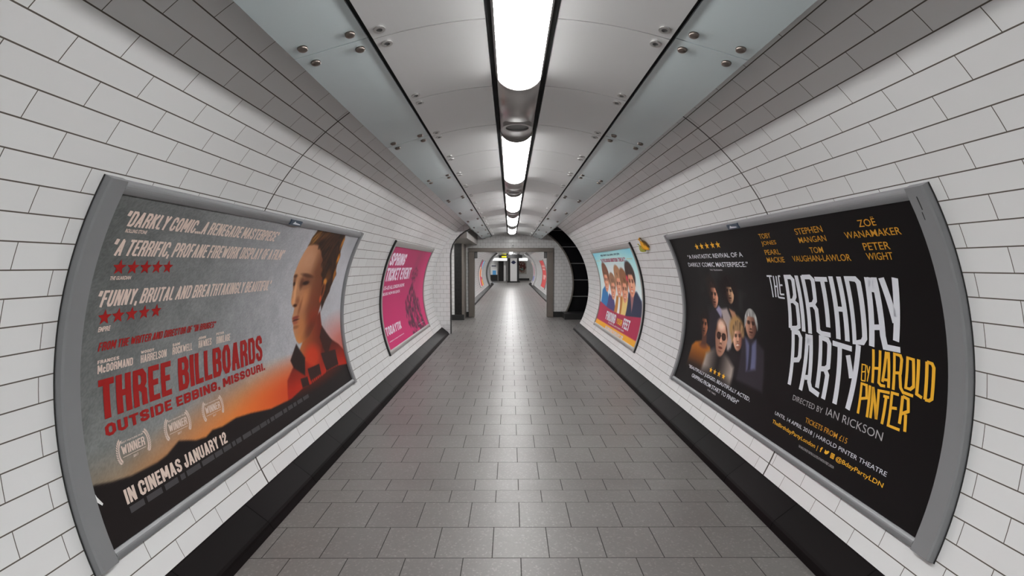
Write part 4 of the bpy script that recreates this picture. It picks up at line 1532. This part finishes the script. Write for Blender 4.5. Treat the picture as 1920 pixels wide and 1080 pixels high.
lettering(W, t, 'name_lettering', [('TOBY', 1.811, 1.953, 1.428, 1.465), ('JONES', 1.806, 1.986, 1.372, 1.410), ('PEARL', 1.808, 1.992, 1.311, 1.347), ('MACKIE', 1.804, 2.012, 1.255, 1.293),
                                   ('STEPHEN', 2.226, 2.474, 1.430, 1.469), ('MANGAN', 2.231, 2.476, 1.376, 1.412), ('TOM', 2.300, 2.418, 1.309, 1.346), ('VAUGHAN-LAWLOR', 2.104, 2.614, 1.259, 1.297),
                                   ('ZOË', 2.747, 2.858, 1.434, 1.480), ('WANAMAKER', 2.626, 2.979, 1.380, 1.416), ('PETER', 2.725, 2.890, 1.313, 1.351), ('WIGHT', 2.726, 2.889, 1.262, 1.299)], M['dimyellow'], 0.004)
THE = [[(1.742,1.157),(1.807,1.158)],[(1.777,1.156),(1.774,1.006)],[(1.827,1.16),(1.808,1.009)],[(1.861,1.16),(1.838,1.011)],[(1.816,1.085),(1.842,1.086)],[(1.889,1.16),(1.869,1.032),(1.916,1.034)],[(1.886,1.16),(1.911,1.16)],[(1.876,1.096),(1.915,1.098)],[(1.838,1.011),(1.859,1.009),(1.914,1.008)]]
BIRTHDAY = [[(1.946,0.81),(1.97,1.156),(2.025,1.157),(2.045,1.137),(2.033,1.031),(2.007,0.998),(1.965,0.993)],[(2.006,0.996),(2.042,0.976),(2.043,0.834),(2.019,0.82),(1.946,0.81)],[(2.091,1.168),(2.09,0.807)],[(2.153,1.168),(2.155,0.803)],[(2.15,1.16),(2.226,1.162),(2.247,1.143),(2.234,1.018),(2.207,0.99),(2.157,0.983)],[(2.211,0.988),(2.234,0.961),(2.236,0.833),(2.262,0.82),(2.345,0.821)],[(2.269,1.15),(2.38,1.151)],[(2.334,1.161),(2.328,0.865)],[(2.414,1.17),(2.41,0.808)],[(2.48,1.17),(2.482,0.807)],[(2.401,0.982),(2.47,0.984)],[(2.537,0.811),(2.539,1.161),(2.604,1.16),(2.622,1.141),(2.613,0.845),(2.596,0.82),(2.537,0.811)],[(2.689,1.171),(2.659,0.809)],[(2.735,1.172),(2.737,0.876),(2.749,0.821),(2.84,0.822)],[(2.708,1.171),(2.7,1.096)],[(2.689,1.148),(2.734,1.15)],[(2.689,1.109),(2.726,1.111)],[(2.657,0.908),(2.733,0.918)],[(2.782,1.171),(2.823,0.951)],[(2.865,1.173),(2.817,0.861)]]
PARTY = [[(1.972,0.436),(1.975,0.789),(2.035,0.791),(2.056,0.762),(2.049,0.639),(2.035,0.615),(1.962,0.598)],[(2.125,0.795),(2.096,0.432)],[(2.161,0.796),(2.166,0.502),(2.19,0.464),(2.273,0.448)],[(2.142,0.791),(2.136,0.728)],[(2.104,0.756),(2.162,0.758)],[(2.12,0.52),(2.165,0.53)],[(2.246,0.486),(2.254,0.793),(2.317,0.789),(2.332,0.767),(2.326,0.631),(2.3,0.613),(2.244,0.603)],[(2.301,0.61),(2.323,0.581),(2.314,0.436)],[(2.36,0.778),(2.515,0.77)],[(2.42,0.779),(2.413,0.436)],[(2.485,0.73),(2.518,0.609)],[(2.565,0.8),(2.518,0.436)]]
HAROLD = [[(2.67,0.796),(2.669,0.621)],[(2.715,0.798),(2.709,0.633),(2.724,0.622),(2.752,0.625)],[(2.667,0.698),(2.71,0.705)],[(2.754,0.798),(2.733,0.642)],[(2.768,0.799),(2.773,0.622)],[(2.761,0.796),(2.758,0.765)],[(2.738,0.656),(2.77,0.659)],[(2.802,0.62),(2.804,0.797),(2.84,0.795),(2.847,0.778),(2.84,0.711),(2.8,0.704)],[(2.837,0.705),(2.844,0.642),(2.86,0.623),(2.917,0.621)],[(2.881,0.793),(2.913,0.79),(2.916,0.665),(2.899,0.648),(2.873,0.649),(2.881,0.793)],[(2.941,0.797),(2.935,0.635),(2.964,0.626)],[(2.98,0.622),(2.985,0.795),(3.011,0.791),(3.019,0.775),(3.014,0.635),(3.001,0.623),(2.98,0.622)]]
PINTER = [[(2.596,0.438),(2.596,0.6),(2.631,0.599),(2.64,0.534),(2.598,0.519)],[(2.654,0.604),(2.66,0.438)],[(2.683,0.441),(2.676,0.602),(2.72,0.447),(2.714,0.593),(2.783,0.6)],[(2.746,0.574),(2.782,0.576)],[(2.764,0.575),(2.76,0.436)],[(2.838,0.605),(2.797,0.604),(2.798,0.442),(2.867,0.443)],[(2.796,0.53),(2.834,0.537)],[(2.86,0.471),(2.86,0.605),(2.892,0.599),(2.899,0.543),(2.864,0.521)],[(2.887,0.525),(2.896,0.445)]]
BYS = [[(2.591,0.616),(2.592,0.702),(2.617,0.703),(2.617,0.668),(2.591,0.661)],[(2.617,0.666),(2.618,0.618),(2.591,0.616)],[(2.625,0.703),(2.637,0.664)],[(2.646,0.702),(2.633,0.619)]]
bend('title_lettering', W, t, stroke_pieces(THE, .014, .012), M['white'])
bend('title_lettering', W, t, stroke_pieces(BIRTHDAY, .037, .028), M['white'])
bend('title_lettering', W, t, stroke_pieces(PARTY, .036, .030), M['white'])
bend('author_lettering', W, t, stroke_pieces(BYS, .007, .007), M['yellow'])
bend('author_lettering', W, t, stroke_pieces(HAROLD, .017, .014), M['yellow'])
bend('author_lettering', W, t, stroke_pieces(PINTER, .017, .014), M['yellow'])
lettering(W, t, 'director_lettering', [('DIRECTED BY', 2.036, 2.329, .351, .385), ('IAN RICKSON', 2.360, 2.780, .355, .399)], M['softwhite'], -0.004)
lettering(W, t, 'booking_lettering', [('TICKETS FROM £15', 2.202, 2.566, .257, .288)], M['dimyellow'], 0.004)
lettering(W, t, 'booking_lettering', [('UNTIL 14 APRIL 2018 | HAROLD PINTER THEATRE', 1.892, 2.856, .198, .229)], M['white'], 0.0)
lettering(W, t, 'booking_lettering', [('TheBirthdayPartyLondon |', 1.893, 2.370, .138, .170), ('@BdayPartyLDN', 2.525, 2.856, .142, .174)], M['yellow'], 0.004)
# three small round-cornered web icons
ic = [text_piece('f', 2.392, 2.410, .144, .174, 0.03)]
ic.append(([(2.430, .152), (2.445, .148), (2.458, .156), (2.466, .172), (2.452, .174), (2.446, .166), (2.432, .172)], [(0, 1, 2, 3, 4, 5, 6)]))
ic += stroke_pieces([[(2.484, .148), (2.484, .172), (2.508, .172), (2.508, .148), (2.484, .148)], [(2.492, .155), (2.492, .165), (2.501, .165), (2.501, .155), (2.492, .155)]], .005, .005)
bend('web_icons', W, t, ic, M['yellow'])
lettering(W, t, 'small_print', [('THE HAROLD PINTER THEATRE IS LOCATED AT PANTON STREET LONDON', 2.215, 2.532, .100, .114)], M['softwhite'], 0.0)

fixn(build('frame_slot', *curved_bar(W, 3.145, 3.150, 1.485, 1.545, 0.030, 0.0325, 0.0005), M['frame_edge'], t))
fixn(build('frame_slot', *curved_bar(W, 3.139, 3.143, 1.440, 1.475, 0.030, 0.0325, 0.0005), M['frame_edge'], t))

# ---- pink poster farther along the left wall
W, t = framed('L', 6.20, 0.14, 3.26, 'grey-framed magenta poster farther along the left wall with pale pink lettering', paint_pink, (220, 120), M['frame2'],
              stile=0.045, top=0.085, bot=0.065, badge=False, edge_shade=0.026)
block(W, t, 'headline_lettering', [('SPRING', .285, 1.208, 1.226, 1.408)], M['pinkwhite'], slant=0.12, weight=0.38)
block(W, t, 'headline_lettering', [('TICKET EVENT', .27, 1.865, .998, 1.188)], M['pinkwhite'], slant=0.12, weight=0.38)
lettering(W, t, 'offer_lettering', [('£15–£35 ALL LONDON SHOWS', .27, 1.52, .876, .931), ('BOOK NOW BE QUICK', .252, 1.258, .791, .840)], M['pinkwhite'], 0.03)
block(W, t, 'logo_lettering', [('TODAYTIX', .269, 1.16, .240, .360)], M['pinkwhite'], weight=0.36)
lettering(W, t, 'web_lettering', [('todaytix.com/springticketevent', .31, 1.20, .140, .162)], M['pinkwhite'], 0.02)
bend('small_print', W, t, [text_piece('TICKETS SUBJECT TO AVAILABILITY', 2.35, 2.85, .135, .150, 0.01)], M['pinkwhite'])

# ---- blue poster farther along the right wall
W, t = framed('R', 9.85, 0.02, 3.23, 'grey-framed sky blue poster with five faces above a maroon band, on the right wall', paint_blue, (300, 150), M['frame2'],
              stile=0.045, top=0.085, bot=0.065, badge=False, edge_shade=0.026)
lettering(W, t, 'name_lettering', [('IMELDA  TIMOTHY  CELIA  JOANNA  DAVID  JOHN', .80, 2.33, 1.408, 1.452)], M['navyink'], 0.02)
block(W, t, 'quote_lettering', [('“A FEELGOOD BRITISH TREAT”', .61, 2.60, 1.302, 1.368)], M['maroonink'], weight=0.36)
lettering(W, t, 'rating_lettering', [('★★★★' if False else '* * * *', .12, .52, 1.312, 1.342), ('* * * *', 2.68, 2.99, 1.321, 1.352)], M['yellow'], 0.03)
block(W, t, 'title_lettering', [('FINDING', .84, 1.64, .208, .370)], M['white'], weight=0.36)
block(W, t, 'title_lettering', [('YOUR', 1.72, 2.12, .232, .330)], M['yellow'], weight=0.34)
block(W, t, 'title_lettering', [('FEET', 2.19, 2.60, .214, .378)], M['white'], weight=0.38)
lettering(W, t, 'tagline_lettering', [("IT'S NEVER TOO LATE TO START AGAIN", 1.16, 2.345, .166, .192)], M['white'], 0.02)
block(W, t, 'release_lettering', [('IN CINEMAS FEBRUARY 23', 1.05, 2.415, .052, .104)], M['white'], weight=0.34)

# ---- small posters in the far tunnel
framed('L', 26.0, 0.0, 3.15, 'white, orange and magenta poster on the left wall beyond the portal', paint_far_left, (60, 40), M['frame2'], badge=False)
framed('R', 27.6, 0.0, 3.15, 'red poster with pale lettering on the right wall beyond the portal', paint_far_red, (60, 40), M['frame2'], badge=False)
framed('R', 38.4, 0.0, 3.15, 'pale purple poster farthest along the right wall beyond the portal', paint_far_purple, (60, 40), M['frame2'], badge=False)

# picture on the back wall
pw = thing('wall_picture', (1.09, 49.9, 1.4), 'dark red-brown mosaic picture on the back wall, right of the far column', 'picture')
S, H = np.meshgrid(np.linspace(0.70, 1.62, 60), np.linspace(0.66, 1.98, 70))
n = vnoise(S, H, 9)
n2 = vnoise(S + 3, H, 14)
img = np.ones(S.shape + (3,)) * np.array([140, 136, 130.0])
bl = ell(S, H, 1.12, 1.45, .40, .60, 0.5, 0.3)
img = mixc(img, bl * np.clip(n * 2 - 0.3, 0, 1), (84, 46, 40))
img = mixc(img, bl * np.clip(n2 * 3 - 1.6, 0, 1), (60, 40, 34))
img = mixc(img, ell(S, H, 1.15, 1.15, .14, .12, 0.8), (96, 120, 112))
rgb = np.clip(s2l(np.clip(img, 0, 255) / 255) * 1.5, 0, 0.9)
idx = np.arange(S.size).reshape(S.shape)
q = np.stack([idx[:-1, :-1], idx[:-1, 1:], idx[1:, 1:], idx[1:, :-1]], -1).reshape(-1, 4)
o = build('picture_sheet', [(a, 49.955, b) for a, b in zip(S.ravel(), H.ravel())], [tuple(int(i) for i in f) for f in q], M['print'], pw)
ca = o.data.color_attributes.new('Print', 'FLOAT_COLOR', 'POINT')
ca.data.foreach_set('color', np.concatenate([rgb.reshape(-1, 3), np.ones((S.size, 1))], 1).astype(np.float32).ravel())
box('picture_backing', (0.68, 1.64, 49.96, 50.0, 0.64, 2.0), M['paint'], pw)

# ------------------------------------------------------------------ crumpled yellow scrap stuck on the right wall
W = Wallspace('R', 6.0)


def leaf(s, h, ln, wd, ang, lift, curl, n=8, m=5, t=0.006):
    """a cupped paper flap lying on the wall"""
    V, F = [], []
    c, sn = math.cos(ang), math.sin(ang)
    for lay in (0, t):
        for i in range(n + 1):
            u = i / n
            wid = wd * math.sin(PI * (0.06 + 0.9 * u)) ** 0.8
            for j in range(m):
                v = j / (m - 1) * 2 - 1
                a, b = (u - 0.5) * ln, v * wid / 2
                k = lift + curl * v * v * wid + 0.010 * math.sin(5 * u + v) + lay
                V.append(W.p(s + a * c - b * sn, h + a * sn + b * c, k))
    g = (n + 1) * m
    for i in range(n):
        for j in range(m - 1):
            a = i * m + j
            F.append((a, a + 1, a + m + 1, a + m))
            F.append((g + a, g + a + m, g + a + m + 1, g + a + 1))
    for i in range(n):
        F.append((i * m, (i + 1) * m, g + (i + 1) * m, g + i * m))
        F.append((i * m + m - 1, g + i * m + m - 1, g + (i + 1) * m + m - 1, (i + 1) * m + m - 1))
    for j in range(m - 1):
        F.append((j, g + j, g + j + 1, j + 1))
        F.append((n * m + j, n * m + j + 1, g + n * m + j + 1, g + n * m + j))
    return V, F


sc = thing('paper_scrap', W.p(0, 1.53, 0), 'crumpled yellow and olive scrap stuck on the right wall tiles between the two posters', 'paper scrap')
fixn(build('yellow_flap', *leaf(0.03, 1.525, 0.24, 0.10, -0.66, 0.016, 0.22), M['scrap_y'], sc, smooth=True))
fixn(build('olive_flap', *leaf(-0.045, 1.492, 0.19, 0.085, -0.62, 0.034, 0.25), M['scrap_o'], sc, smooth=True))
fixn(build('brown_edge', *leaf(0.072, 1.545, 0.22, 0.045, -0.70, 0.010, 0.1), M['scrap_d'], sc, smooth=True))
fixn(build('torn_tip', *leaf(-0.085, 1.585, 0.07, 0.025, 2.0, 0.006, 0.1), M['scrap_y'], sc, smooth=True))

for o in bpy.data.objects:
    if '_o' in o:
        del o['_o']
